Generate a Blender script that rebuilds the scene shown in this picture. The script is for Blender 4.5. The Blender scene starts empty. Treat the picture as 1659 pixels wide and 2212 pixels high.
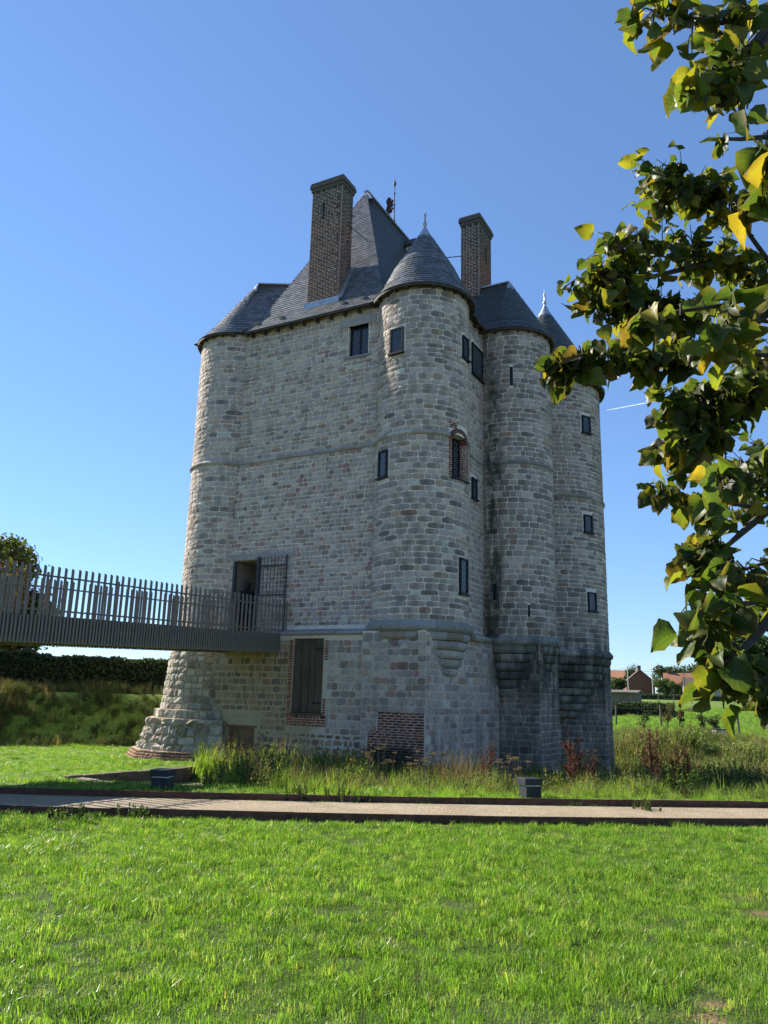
import bpy, math, random
import numpy as np
from mathutils import Vector, Matrix

SC = bpy.context.scene
rnd = random.Random(7)
rng = np.random.default_rng(11)
R = math.radians

# ------------------------------------------------------------------ camera
PITCH, ROLL, EYE = R(13.35), R(1.5), Vector((0, 0, 1.65))
cam_d = bpy.data.cameras.new("camera")
cam_d.sensor_fit = 'VERTICAL'; cam_d.sensor_height = 24.0
cam_d.lens = 24.0 * 1661.0 / 2212.0
cam_d.clip_start = 0.05; cam_d.clip_end = 20000
cam = bpy.data.objects.new("camera", cam_d)
SC.collection.objects.link(cam)
_f = Vector((0, math.cos(PITCH), math.sin(PITCH))); _u = Vector((0, -math.sin(PITCH), math.cos(PITCH))); _r = Vector((1, 0, 0))
_rt = _r * math.cos(ROLL) + _u * math.sin(ROLL); _up = -_r * math.sin(ROLL) + _u * math.cos(ROLL)
cam.matrix_world = Matrix(((_rt.x, _up.x, -_f.x, EYE.x), (_rt.y, _up.y, -_f.y, EYE.y), (_rt.z, _up.z, -_f.z, EYE.z), (0, 0, 0, 1)))
SC.camera = cam

# ------------------------------------------------------------------ sky, sun, exposure
SUN_AZ, SUN_EL = R(-58), R(35)          # azimuth measured from +Y towards +X
world = bpy.data.worlds.new("World"); SC.world = world; world.use_nodes = True
wn = world.node_tree.nodes; wl = world.node_tree.links
sky = wn.new('ShaderNodeTexSky'); sky.sky_type = 'NISHITA'; sky.sun_disc = False
sky.sun_elevation = SUN_EL; sky.sun_rotation = SUN_AZ
sky.altitude = 100; sky.air_density = 1.0; sky.dust_density = 0.0; sky.ozone_density = 10.0
bg = wn['Background']; bg.inputs['Strength'].default_value = 0.11
gam = wn.new('ShaderNodeGamma'); gam.inputs[1].default_value = 0.75
tnt = wn.new('ShaderNodeMix'); tnt.data_type = 'RGBA'; tnt.blend_type = 'MULTIPLY'; tnt.inputs[0].default_value = 1.0; tnt.inputs[7].default_value = (.94, .965, 1.04, 1)
wl.new(sky.outputs[0], gam.inputs[0]); wl.new(gam.outputs[0], tnt.inputs[6]); wl.new(tnt.outputs[2], bg.inputs['Color'])
sun_d = bpy.data.lights.new("sun", 'SUN'); sun_d.energy = 4.8; sun_d.angle = R(0.53); sun_d.color = (1.0, 0.94, 0.84)
sun = bpy.data.objects.new("sun", sun_d); SC.collection.objects.link(sun)
sdir = Vector((math.sin(SUN_AZ) * math.cos(SUN_EL), math.cos(SUN_AZ) * math.cos(SUN_EL), math.sin(SUN_EL)))
sun.rotation_euler = (-sdir).to_track_quat('-Z', 'Y').to_euler()
sun.location = sdir * 200
vs = SC.view_settings
vs.view_transform = 'Standard'; vs.look = 'None'; vs.gamma = 1.0; vs.use_curve_mapping = False; vs.exposure = 1.38
SC.cycles.max_bounces = 6; SC.cycles.diffuse_bounces = 3; SC.cycles.glossy_bounces = 2
SC.cycles.transmission_bounces = 4; SC.cycles.transparent_max_bounces = 4
SC.cycles.use_adaptive_sampling = True; SC.cycles.adaptive_threshold = 0.02
SC.cycles.use_denoising = True

# ------------------------------------------------------------------ object helpers
def link(o):
    SC.collection.objects.link(o); return o

def tag(o, label=None, cat=None, group=None, kind=None):
    if label: o["label"] = label
    if cat: o["category"] = cat
    if group: o["group"] = group
    if kind: o["kind"] = kind
    return o

def mesh_np(name, V, F, tint=None, smooth=False):
    """V (N,3); F list of int arrays (M,3) or (M,4)."""
    if not isinstance(F, (list, tuple)): F = [F]
    F = [np.asarray(f, dtype=np.int32) for f in F if len(f)]
    V = np.asarray(V, dtype=np.float32).reshape(-1, 3)
    me = bpy.data.meshes.new(name)
    me.vertices.add(len(V)); me.vertices.foreach_set("co", V.ravel())
    loops = np.concatenate([f.ravel() for f in F])
    tot = np.concatenate([np.full(len(f), f.shape[1], dtype=np.int32) for f in F])
    start = np.concatenate([[0], np.cumsum(tot)[:-1]]).astype(np.int32)
    me.loops.add(len(loops)); me.loops.foreach_set("vertex_index", loops)
    me.polygons.add(len(tot)); me.polygons.foreach_set("loop_start", start)
    try: me.polygons.foreach_set("loop_total", tot)
    except Exception: pass
    me.polygons.foreach_set("use_smooth", np.full(len(tot), smooth, dtype=bool))
    if tint is not None:
        a = me.attributes.new("tint", 'FLOAT_COLOR', 'POINT')
        t = np.ones((len(V), 4), dtype=np.float32); t[:, :3] = np.asarray(tint, dtype=np.float32).reshape(-1, 3)
        a.data.foreach_set("color", t.ravel())
    me.update(calc_edges=True); me.validate()
    return me

def obj(name, me, mat=None, parent=None):
    o = bpy.data.objects.new(name, me)
    if mat is not None and me is not None and not len(me.materials): me.materials.append(mat)
    if parent is not None: o.parent = parent
    return link(o)

def empty(name, loc=(0, 0, 0), rz=0):
    o = bpy.data.objects.new(name, None); o.location = loc; o.rotation_euler = (0, 0, rz); o.empty_display_size = 0.2
    return link(o)

class MB:
    """collects simple shapes into one mesh"""
    def __init__(s): s.v = []; s.f = []; s.t = []; s.cur = (1, 1, 1)
    def add(s, verts, faces):
        b = len(s.v); s.v += [tuple(p) for p in verts]; s.t += [s.cur] * len(verts)
        s.f += [tuple(i + b for i in f) for f in faces]; return s
    def box(s, c, size, rz=0, M=None):
        hx, hy, hz = size[0] / 2, size[1] / 2, size[2] / 2
        P = [Vector((x, y, z)) for x in (-hx, hx) for y in (-hy, hy) for z in (-hz, hz)]
        m = M if M is not None else Matrix.Rotation(rz, 3, 'Z')
        P = [m @ p + Vector(c) for p in P]
        return s.add(P, [(0, 1, 3, 2), (4, 6, 7, 5), (0, 4, 5, 1), (2, 3, 7, 6), (0, 2, 6, 4), (1, 5, 7, 3)])
    def b(s, x0, x1, y0, y1, z0, z1):
        return s.box(((x0 + x1) / 2, (y0 + y1) / 2, (z0 + z1) / 2), (x1 - x0, y1 - y0, z1 - z0))
    def bar(s, p, q, w, h, upv=(0, 0, 1)):
        p = Vector(p); q = Vector(q); d = (q - p); L = d.length; d.normalize()
        sd = d.cross(Vector(upv))
        if sd.length < 1e-4: sd = d.cross(Vector((1, 0, 0)))
        sd.normalize(); n = sd.cross(d)
        M = Matrix((d, sd, n)).transposed()
        return s.box((p + q) / 2, (L, w, h), M=M)
    def tube(s, pts, rad, n=6, cap=True):
        pts = [Vector(p) for p in pts]
        if not isinstance(rad, (list, tuple)): rad = [rad] * len(pts)
        rings = []; last = None
        for i, p in enumerate(pts):
            d = (pts[min(i + 1, len(pts) - 1)] - pts[max(i - 1, 0)])
            if d.length < 1e-9: d = Vector((0, 0, 1))
            d.normalize()
            a = last if last is not None else (Vector((1, 0, 0)) if abs(d.x) < .9 else Vector((0, 1, 0)))
            sx = (a - d * a.dot(d)); 
            if sx.length < 1e-5: sx = d.orthogonal()
            sx.normalize(); last = sx; sy = d.cross(sx)
            rings.append([p + (sx * math.cos(k * 2 * math.pi / n) + sy * math.sin(k * 2 * math.pi / n)) * rad[i] for k in range(n)])
        V = [q for r in rings for q in r]; Fc = []
        for i in range(len(pts) - 1):
            for k in range(n):
                Fc.append((i * n + k, i * n + (k + 1) % n, (i + 1) * n + (k + 1) % n, (i + 1) * n + k))
        if cap:
            Fc.append(tuple(range(n - 1, -1, -1))); Fc.append(tuple((len(pts) - 1) * n + k for k in range(n)))
        return s.add(V, Fc)
    def lathe(s, c, prof, n=16, a0=0, a1=2 * math.pi):
        full = abs(a1 - a0 - 2 * math.pi) < 1e-6
        m = n if full else n + 1
        V = []
        for (r, z) in prof:
            for k in range(m):
                a = a0 + (a1 - a0) * k / n
                V.append((c[0] + r * math.cos(a), c[1] + r * math.sin(a), c[2] + z))
        Fc = []
        for i in range(len(prof) - 1):
            for k in range(n):
                k2 = (k + 1) % m
                Fc.append((i * m + k, i * m + k2, (i + 1) * m + k2, (i + 1) * m + k))
        return s.add(V, Fc)
    def prism(s, poly, z0, z1, cap=True):
        n = len(poly)
        V = [(x, y, z0) for x, y in poly] + [(x, y, z1) for x, y in poly]
        Fc = [(i, (i + 1) % n, n + (i + 1) % n, n + i) for i in range(n)]
        if cap: Fc += [tuple(range(n - 1, -1, -1)), tuple(range(n, 2 * n))]
        return s.add(V, Fc)
    def build(s, name, mat, parent=None, smooth=False, tint=False):
        me = bpy.data.meshes.new(name); me.from_pydata(s.v, [], s.f)
        if smooth: me.polygons.foreach_set("use_smooth", [True] * len(me.polygons))
        if tint:
            a = me.attributes.new("tint", 'FLOAT_COLOR', 'POINT')
            a.data.foreach_set("color", [c for t in s.t for c in (t[0], t[1], t[2], 1.0)])
        me.update()
        return obj(name, me, mat, parent)

def vnoise(x, y, seed=0):
    """smooth 2-D value noise, numpy"""
    x = np.asarray(x, float); y = np.asarray(y, float)
    xi = np.floor(x).astype(np.int64); yi = np.floor(y).astype(np.int64); xf = x - xi; yf = y - yi
    def h(a, b):
        n = (a * 374761393 + b * 668265263 + seed * 144665) & 0x7fffffff
        n = ((n ^ (n >> 13)) * 1274126177) & 0x7fffffff
        return ((n ^ (n >> 16)) & 0xffff) / 65535.0
    sx = xf * xf * (3 - 2 * xf); sy = yf * yf * (3 - 2 * yf)
    return (h(xi, yi) * (1 - sx) + h(xi + 1, yi) * sx) * (1 - sy) + (h(xi, yi + 1) * (1 - sx) + h(xi + 1, yi + 1) * sx) * sy

# ------------------------------------------------------------------ materials
class NT:
    def __init__(s, name):
        s.m = bpy.data.materials.new(name); s.m.use_nodes = True
        s.n = s.m.node_tree.nodes; s.l = s.m.node_tree.links; s.p = s.n['Principled BSDF']; s.out = s.n['Material Output']
    def N(s, t, **k):
        n = s.n.new(t)
        for a, v in k.items():
            if a in n.inputs: n.inputs[a].default_value = v
            else: setattr(n, a, v)
        return n
    def L(s, a, b): s.l.new(a, b)
    def coord(s, kind='Object', scale=None):
        tc = s.N('ShaderNodeTexCoord')
        if scale is None: return tc.outputs[kind]
        mp = s.N('ShaderNodeMapping'); mp.inputs['Scale'].default_value = scale; s.L(tc.outputs[kind], mp.inputs[0]); return mp.outputs[0]
    def noise(s, vec, scale, detail=4, rough=.6, dist=0):
        n = s.N('ShaderNodeTexNoise'); n.inputs['Scale'].default_value = scale; n.inputs['Detail'].default_value = detail
        n.inputs['Roughness'].default_value = rough; n.inputs['Distortion'].default_value = dist
        if vec is not None: s.L(vec, n.inputs['Vector'])
        return n.outputs['Fac']
    def ramp(s, fac, stops):
        r = s.N('ShaderNodeValToRGB'); e = r.color_ramp.elements
        while len(e) < len(stops): e.new(.5)
        for el, (p, c) in zip(e, stops): el.position = p; el.color = tuple(c) + ((1,) if len(c) == 3 else ())
        s.L(fac, r.inputs[0]); return r.outputs[0]
    def mix(s, fac, a, b, mode='MIX'):
        m = s.N('ShaderNodeMix', data_type='RGBA', blend_type=mode)
        for v, i in ((fac, 0), (a, 6), (b, 7)):
            if hasattr(v, 'is_output'): s.L(v, m.inputs[i])
            else: m.inputs[i].default_value = v if i == 0 else (tuple(v) + ((1,) if len(v) == 3 else ()))
        return m.outputs[2]
    def math(s, op, a, b=None, clamp=False):
        m = s.N('ShaderNodeMath', operation=op); m.use_clamp = clamp
        for v, i in ((a, 0), (b, 1)):
            if v is None: continue
            if hasattr(v, 'is_output'): s.L(v, m.inputs[i])
            else: m.inputs[i].default_value = v
        return m.outputs[0]
    def bump(s, h, strength=.4, dist=.02):
        b = s.N('ShaderNodeBump'); b.inputs['Strength'].default_value = strength; b.inputs['Distance'].default_value = dist
        s.L(h, b.inputs['Height']); s.L(b.outputs[0], s.p.inputs['Normal']); return b.outputs[0]
    def tint(s):
        return s.N('ShaderNodeVertexColor', layer_name='tint').outputs[0] if False else s._attr()
    def _attr(s):
        a = s.N('ShaderNodeAttribute'); a.attribute_name = 'tint'; return a.outputs['Color']
    def done(s, col, rough=.8, spec=.3):
        if hasattr(col, 'is_output'): s.L(col, s.p.inputs['Base Color'])
        else: s.p.inputs['Base Color'].default_value = tuple(col) + (1,)
        if hasattr(rough, 'is_output'): s.L(rough, s.p.inputs['Roughness'])
        else: s.p.inputs['Roughness'].default_value = rough
        s.p.inputs['Specular IOR Level'].default_value = spec
        return s.m

M = {}
def stain_mask(t, oc):
    """damp green-black streaks that run down the masonry in castle coordinates"""
    sx = t.N('ShaderNodeSeparateXYZ'); t.L(oc, sx.inputs[0])
    X, Y, Z = sx.outputs
    def band(v, c, w):
        d = t.math('ABSOLUTE', t.math('SUBTRACT', v, c)); return t.math('SUBTRACT', 1.0, t.math('DIVIDE', d, w), True)
    mp = t.N('ShaderNodeMapping'); mp.inputs['Scale'].default_value = (1.6, 1.6, .35); t.L(oc, mp.inputs[0])
    n = t.noise(mp.outputs[0], 2.2, 5, .65)
    # streak on the left flank of the middle tower
    a = t.math('MULTIPLY', band(X, 1.42, .34), band(Y, 2.42, .45))
    a = t.math('MULTIPLY', a, t.math('GREATER_THAN', Z, 3.4))
    a = t.math('MULTIPLY', a, t.math('MULTIPLY', t.math('SUBTRACT', 13.2, Z), .35, True))
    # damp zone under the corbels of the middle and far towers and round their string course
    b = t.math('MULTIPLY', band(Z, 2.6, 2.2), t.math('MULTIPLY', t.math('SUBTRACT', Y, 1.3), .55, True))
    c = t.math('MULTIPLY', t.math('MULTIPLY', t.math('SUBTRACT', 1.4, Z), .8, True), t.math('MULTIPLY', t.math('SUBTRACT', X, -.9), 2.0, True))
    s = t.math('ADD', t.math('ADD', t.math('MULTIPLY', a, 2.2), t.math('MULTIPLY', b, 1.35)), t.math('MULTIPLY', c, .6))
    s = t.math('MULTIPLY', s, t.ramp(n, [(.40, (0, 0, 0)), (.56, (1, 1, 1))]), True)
    # soot on the lower half of the brick repair in the pier
    k = t.math('MULTIPLY', t.math('MULTIPLY', band(X, -.15, 1.0), 2.2, True), t.math('MULTIPLY', t.math('SUBTRACT', t.math('ADD', .18, t.math('MULTIPLY', n, .5)), Z), 5.0, True))
    k = t.math('MULTIPLY', k, t.math('LESS_THAN', Y, -1.25)); return t.math('MAXIMUM', s, t.math('MULTIPLY', k, 1.1, True))

def m_stone():
    t = NT('stone_block'); oc = t.coord()
    base = t.tint()
    n1 = t.noise(oc, 9, 5, .7); n2 = t.noise(oc, 45, 3, .7); n3 = t.noise(oc, 1.1, 3, .6)
    c = t.mix(1.0, base, t.ramp(n1, [(.25, (.68, .68, .70)), (.5, (1, 1, 1)), (.78, (1.18, 1.13, 1.05))]), 'MULTIPLY')
    c = t.mix(.6, c, t.ramp(n2, [(.3, (.72, .72, .72)), (.7, (1.15, 1.15, 1.15))]), 'MULTIPLY')
    c = t.mix(1.0, c, t.ramp(n3, [(.3, (.88, .87, .86)), (.7, (1.08, 1.08, 1.08))]), 'MULTIPLY')
    c = t.mix(t.math('MULTIPLY', stain_mask(t, oc), .82), c, (.035, .04, .03))
    t.bump(t.math('ADD', n1, t.math('MULTIPLY', n2, .5)), .75, .03)
    return t.done(c, .9, .2)
M['stone'] = m_stone()
def m_mortar():
    t = NT('lime_mortar'); oc = t.coord()
    n1 = t.noise(oc, 6, 5, .65); n2 = t.noise(oc, 60, 3, .7)
    c = t.ramp(n1, [(.25, (.62, .535, .44)), (.6, (.77, .675, .57)), (.85, (.84, .75, .65))])
    sx = t.N('ShaderNodeSeparateXYZ'); t.L(oc, sx.inputs[0])
    lo = t.math('MULTIPLY', t.math('SUBTRACT', 3.3, sx.outputs[2]), 3.0, True)
    lf = t.math('MULTIPLY', t.math('SUBTRACT', -2.2, sx.outputs[0]), 1.5, True)
    c = t.mix(t.math('MULTIPLY', lo, lf), c, t.ramp(n1, [(.25, (.34, .25, .145)), (.75, (.56, .44, .28))]))
    c = t.mix(t.math('MULTIPLY', lo, .35), c, (.22, .20, .17))
    c = t.mix(t.math('MULTIPLY', stain_mask(t, oc), .85), c, (.03, .032, .025))
    t.bump(t.math('ADD', n1, n2), .5, .02)
    return t.done(c, .95, .15)
M['mortar'] = m_mortar()
def m_slate():
    t = NT('slate'); oc = t.coord(); base = t.tint()
    n1 = t.noise(oc, 30, 4, .7); n2 = t.noise(oc, .9, 4, .65)
    c = t.mix(.8, base, t.ramp(n1, [(.3, (.7, .7, .72)), (.7, (1.2, 1.2, 1.18))]), 'MULTIPLY')
    c = t.mix(t.ramp(n2, [(.5, (0, 0, 0)), (.72, (.55, .55, .55))]), c, (.065, .075, .045))
    t.bump(n1, .25, .008)
    return t.done(c, t.ramp(n1, [(.3, (.34, .34, .34)), (.7, (.52, .52, .52))]), .6)
M['slate'] = m_slate()
def m_brick():
    t = NT('brick'); oc = t.coord(); base = t.tint()
    n1 = t.noise(oc, 14, 4, .7); n2 = t.noise(oc, 2.0, 4, .6)
    c = t.mix(1.0, base, t.ramp(n1, [(.3, (.68, .66, .66)), (.7, (1.2, 1.17, 1.15))]), 'MULTIPLY')
    c = t.mix(t.ramp(n2, [(.5, (0, 0, 0)), (.75, (.5, .5, .5))]), c, (.12, .105, .085))
    c = t.mix(t.math('MULTIPLY', stain_mask(t, oc), .9), c, (.014, .015, .012))
    t.bump(n1, .4, .015)
    return t.done(c, .9, .2)
M['brick'] = m_brick()
def m_lead():
    t = NT('lead'); n = t.noise(t.coord(), 8, 3)
    t.p.inputs['Metallic'].default_value = .6
    return t.done(t.ramp(n, [(.3, (.30, .31, .33)), (.7, (.48, .49, .51))]), .45, .5)
M['lead'] = m_lead()
def m_iron(name='iron', col=(.025, .026, .03), rough=.7):
    t = NT(name); n = t.noise(t.coord(), 25, 3)
    return t.done(t.ramp(n, [(.3, tuple(c * .7 for c in col)), (.7, tuple(c * 1.5 for c in col))]), rough, .15)
M['iron'] = m_iron()
M['iron_grey'] = m_iron('iron_grey', (.05, .052, .056), .6)
M['frame'] = m_iron('window_frame', (.014, .017, .022), .45)
M['came'] = m_iron('lead_came', (.14, .15, .16), .5)
def m_glass():
    t = NT('window_glass'); n = t.noise(t.coord(), 9, 2)
    t.bump(n, .12, .01)
    return t.done((.018, .024, .03), .08, .6)
M['glass'] = m_glass()
def m_wood(name, a, b, scale=(30, 30, 2.0), rough=.75):
    t = NT(name); n = t.noise(t.coord('Object', scale), 1.0, 5, .65, .4); n2 = t.noise(t.coord(), 1.7, 3)
    c = t.ramp(n, [(.28, a), (.72, b)])
    c = t.mix(.7, c, t.ramp(n2, [(.3, (.7, .7, .7)), (.7, (1.2, 1.2, 1.2))]), 'MULTIPLY')
    t.bump(n, .35, .006)
    return t.done(c, rough, .3)
M['wood_bridge'] = m_wood('weathered_grey_timber', (.115, .095, .075), (.27, .23, .185), (40, 40, 3), .55)
M['wood_deck'] = m_wood('damp_brown_timber', (.07, .055, .03), (.17, .13, .07), (3, 20, 20))
M['wood_door'] = m_wood('dark_oak', (.045, .031, .022), (.125, .09, .064))
M['wood_small'] = m_wood('reddish_oak', (.10, .055, .03), (.22, .13, .07))
M['wood_soffit'] = m_wood('soffit_board', (.035, .028, .022), (.09, .07, .055), (6, 6, 6))
M['wood_post'] = m_wood('fence_post_timber', (.06, .05, .04), (.15, .13, .11))
M['wood_shed'] = m_wood('shed_boards', (.09, .07, .055), (.2, .165, .13), (3, 3, 1))
def m_corten():
    t = NT('rusted_steel'); oc = t.coord()
    n = t.noise(oc, 7, 5, .7); n2 = t.noise(t.coord('Object', (.8, .8, 14)), 1, 3)
    c = t.ramp(n, [(.3, (.055, .028, .02)), (.55, (.115, .055, .034)), (.8, (.19, .10, .06))])
    c = t.mix(.6, c, t.ramp(n2, [(.3, (.6, .6, .6)), (.7, (1.2, 1.2, 1.2))]), 'MULTIPLY')
    t.bump(n, .3, .006)
    return t.done(c, .8, .3)
M['corten'] = m_corten()
def m_gravel():
    t = NT('pale_gravel'); oc = t.coord()
    v = t.N('ShaderNodeTexVoronoi'); v.inputs['Scale'].default_value = 85; t.L(oc, v.inputs['Vector'])
    n = t.noise(oc, 1.3, 4, .6); n2 = t.noise(oc, 160, 2)
    c = t.mix(.8, t.ramp(n, [(.3, (.28, .22, .145)), (.7, (.38, .31, .215))]), t.ramp(v.outputs['Color'], [(.2, (.55, .55, .55)), (.8, (1.25, 1.22, 1.2))]), 'MULTIPLY')
    t.bump(t.math('ADD', v.outputs['Distance'], n2), .7, .012)
    return t.done(c, .95, .15)
M['gravel'] = m_gravel()
def m_plain(name, stops, scale=4, rough=.8, spec=.3, bump=.2, dist=.01):
    t = NT(name); n = t.noise(t.coord(), scale, 5, .65); t.bump(n, bump, dist)
    return t.done(t.ramp(n, stops), rough, spec)
M['anthracite'] = m_plain('anthracite_paint', [(.3, (.018, .02, .025)), (.7, (.032, .034, .04))], 12, .5)
M['step_stone'] = m_plain('step_stone', [(.25, (.16, .13, .10)), (.55, (.27, .22, .17)), (.8, (.36, .31, .25))], 7, .9, .2, .5, .02)
M['brown_stone'] = m_plain('brown_stone', [(.25, (.07, .052, .036)), (.55, (.125, .095, .068)), (.8, (.18, .145, .11))], 7, .9, .2, .5, .02)
M['passage_stone'] = m_plain('passage_stone', [(.25, (.24, .20, .16)), (.55, (.36, .31, .25)), (.8, (.46, .40, .33))], 5, .95, .1, .5, .02)
M['bark'] = m_plain('bark', [(.3, (.035, .028, .02)), (.7, (.10, .085, .065))], 22, .9, .2, .8, .02)
M['twig'] = m_plain('twig', [(.3, (.03, .024, .018)), (.7, (.075, .06, .045))], 40, .8)
M['render_grey'] = m_plain('grey_metal_sheet', [(.3, (.25, .29, .33)), (.7, (.34, .38, .42))], 3, .6)
M['white'] = m_plain('white_paint', [(.3, (.62, .62, .60)), (.7, (.78, .78, .76))], 5, .7)
M['concrete'] = m_plain('concrete_pole', [(.3, (.35, .35, .33)), (.7, (.5, .5, .48))], 3, .85)
M['tile_orange'] = m_plain('orange_tiles', [(.3, (.20, .085, .045)), (.7, (.33, .16, .095))], 3, .85)
M['tile_brown'] = m_plain('brown_tiles', [(.3, (.07, .05, .04)), (.7, (.15, .11, .09))], 3, .85)
M['brick_far'] = m_plain('house_brick', [(.3, (.12, .05, .035)), (.7, (.22, .10, .075))], 6, .9)
M['cloth_black'] = m_plain('black_cloth', [(.3, (.006, .006, .007)), (.7, (.014, .014, .016))], 20, .9)
M['matt_black'] = m_plain('matt_black', [(.3, (.008, .008, .009)), (.7, (.02, .02, .022))], 20, 1.0, 0.0)
M['dark_cap'] = m_plain('dark_hair', [(.3, (.012, .010, .009)), (.7, (.03, .026, .024))], 60, .7)
M['skin'] = m_plain('skin', [(.3, (.30, .17, .12)), (.7, (.38, .23, .17))], 20, .6)
def m_leaf(name, spread=.5, rough=.55, trans=.5, vein=False, hue=0.0):
    """thin leaves: tint attribute, part of the light passes through"""
    t = NT(name); base = t.tint()
    oi = t.N('ShaderNodeObjectInfo')
    c = t.mix(spread, base, t.ramp(oi.outputs['Random'], [(0, (.52, .60, .52)), (.5, (1, 1, 1)), (1, (1.42, 1.28, 1.05))]), 'MULTIPLY')
    n = t.noise(t.coord(), 5 if vein else 3, 3)
    if vein:      # pale midrib and side veins from the leaf's own coordinates
        uv = t.N('ShaderNodeSeparateXYZ'); t.L(t.coord('UV'), uv.inputs[0]); au = t.math('ABSOLUTE', uv.outputs[0])
        fr = t.math('FRACT', t.math('MULTIPLY', t.math('SUBTRACT', uv.outputs[1], t.math('MULTIPLY', au, .32)), 7.0))
        vn = t.math('MAXIMUM', t.math('LESS_THAN', fr, .10), t.math('LESS_THAN', au, .035)); c = t.mix(t.math('MULTIPLY', vn, .35), c, (.20, .22, .06))
    c = t.mix(.5, c, t.ramp(n, [(.3, (.72, .74, .7)), (.7, (1.25, 1.2, 1.1))]), 'MULTIPLY')
    t.done(c, rough, .35)
    tr = t.N('ShaderNodeBsdfTranslucent')
    tc = t.mix(1.0, c, (1.25, 1.3, .55), 'MULTIPLY'); t.L(tc, tr.inputs[0])
    mx = t.N('ShaderNodeMixShader'); mx.inputs[0].default_value = trans
    t.L(t.p.outputs[0], mx.inputs[1]); t.L(tr.outputs[0], mx.inputs[2]); t.L(mx.outputs[0], t.out.inputs[0])
    return t.m
M['grass'] = m_leaf('grass_blade', .6, .38, .48)
M['weed'] = m_leaf('weed_leaf', .5, .6, .5)
M['foliage'] = m_leaf('tree_foliage', .3, .6, .35)
M['leaf'] = m_leaf('broad_leaf', .45, .45, .58, True)
M['dry'] = m_leaf('dry_stem', .4, .8, .25)
def m_turf():
    t = NT('turf'); oc = t.coord()
    n1 = t.noise(oc, .35, 5, .6); n2 = t.noise(oc, 5, 5, .7); n3 = t.noise(oc, 40, 3, .7)
    c = t.ramp(n2, [(.25, (.06, .075, .02)), (.5, (.11, .175, .03)), (.75, (.17, .24, .05))])
    c = t.mix(.6, c, t.ramp(n1, [(.3, (.75, .8, .7)), (.7, (1.3, 1.2, 1.1))]), 'MULTIPLY')
    c = t.mix(.5, c, t.ramp(n3, [(.3, (.5, .55, .5)), (.7, (1.4, 1.35, 1.2))]), 'MULTIPLY')
    sy = t.N('ShaderNodeSeparateXYZ'); t.L(oc, sy.inputs[0])      # dark thatch between the blades of the near lawn
    c = t.mix(t.math('MULTIPLY', t.math('SUBTRACT', 11.6, sy.outputs[1]), 1.2, True), c, t.ramp(n3, [(.3, (.03, .045, .012)), (.7, (.08, .115, .025))]))
    # bare earth where the lawn is worn through
    for (wx, wy, ra) in ((3.29, 7.3, .20), (3.08, 6.72, .16), (3.4, 6.9, .12), (1.92, 4.84, .12), (1.78, 4.62, .15), (-3.14, 7.94, .10), (2.45, 7.6, .08)):
        vm = t.N('ShaderNodeVectorMath', operation='DISTANCE'); t.L(oc, vm.inputs[0]); vm.inputs[1].default_value = (wx, wy, 0)
        d_ = t.math('SUBTRACT', t.math('ADD', ra, t.math('MULTIPLY', t.math('SUBTRACT', n2, .5), .55)), vm.outputs['Value'])
        c = t.mix(t.math('MULTIPLY', d_, 9.0, True), c, t.ramp(n3, [(.3, (.10, .062, .035)), (.7, (.23, .155, .09))]))
    t.bump(t.math('ADD', n2, n3), .6, .05)
    return t.done(c, .95, .15)
M['turf'] = m_turf()
M['contrail'] = m_plain('contrail', [(.3, (.7, .72, .75)), (.7, (.85, .86, .88))], .05, 1.0, 0, 0)
_t = M['contrail'].node_tree; _tr = _t.nodes.new('ShaderNodeBsdfTranslucent'); _tr.inputs[0].default_value = (.9, .92, .95, 1); _t.links.new(_tr.outputs[0], _t.nodes['Material Output'].inputs[0])
# ================================================================== the castle (local frame: x along the front wall, y into the building)
CX, CY = 1.084, 22.053
CROT = math.atan2(-.4701, .8826)
keep = empty('castle_keep', (CX, CY, 0), CROT)
tag(keep, 'tall grey stone castle keep with round corner towers, slate roofs and brick chimneys', 'castle')
CU = np.array([.8826, -.4701, 0]); CV = np.array([.4701, .8826, 0]); CO = np.array([CX, CY, 0])
def to_world(P):
    P = np.asarray(P, float); return CO + P[..., 0:1] * CU + P[..., 1:2] * CV + P[..., 2:3] * np.array([0, 0, 1.])
_cf = np.array(_f); _cr = np.array(_rt); _cu = np.array(_up)
def to_px(W):
    v = W - np.array(EYE); d = v @ _cf
    return np.stack([.5 + 1661 / 1659 * (v @ _cr) / d, .5 - 1661 / 2212 * (v @ _cu) / d], -1), d

T = {0: (-7.28, 0, 1.26), 1: (0, 0, 1.40), 2: (1.546, 3.736, 1.35), 3: (1.42, 8.80, 2.0)}
Z_EAVE, Z_MID, Z_LOW, Z_GND = 13.5, 8.9, 3.35, -.75
Y_FRONT, X_SIDE, Y_BASE = -.785, 1.03, -1.15
LOW = {0: 3.35, 1: 3.42, 2: 3.28, 3: 3.18}

# piece pools: every pool keeps (verts (k,3) castle coords, tint, face template, parent)
POOL = {'stone': [], 'brick': [], 'slate': []}
def pool_add(kind, V, tint, parent): POOL[kind].append((V, tint, parent))

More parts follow.
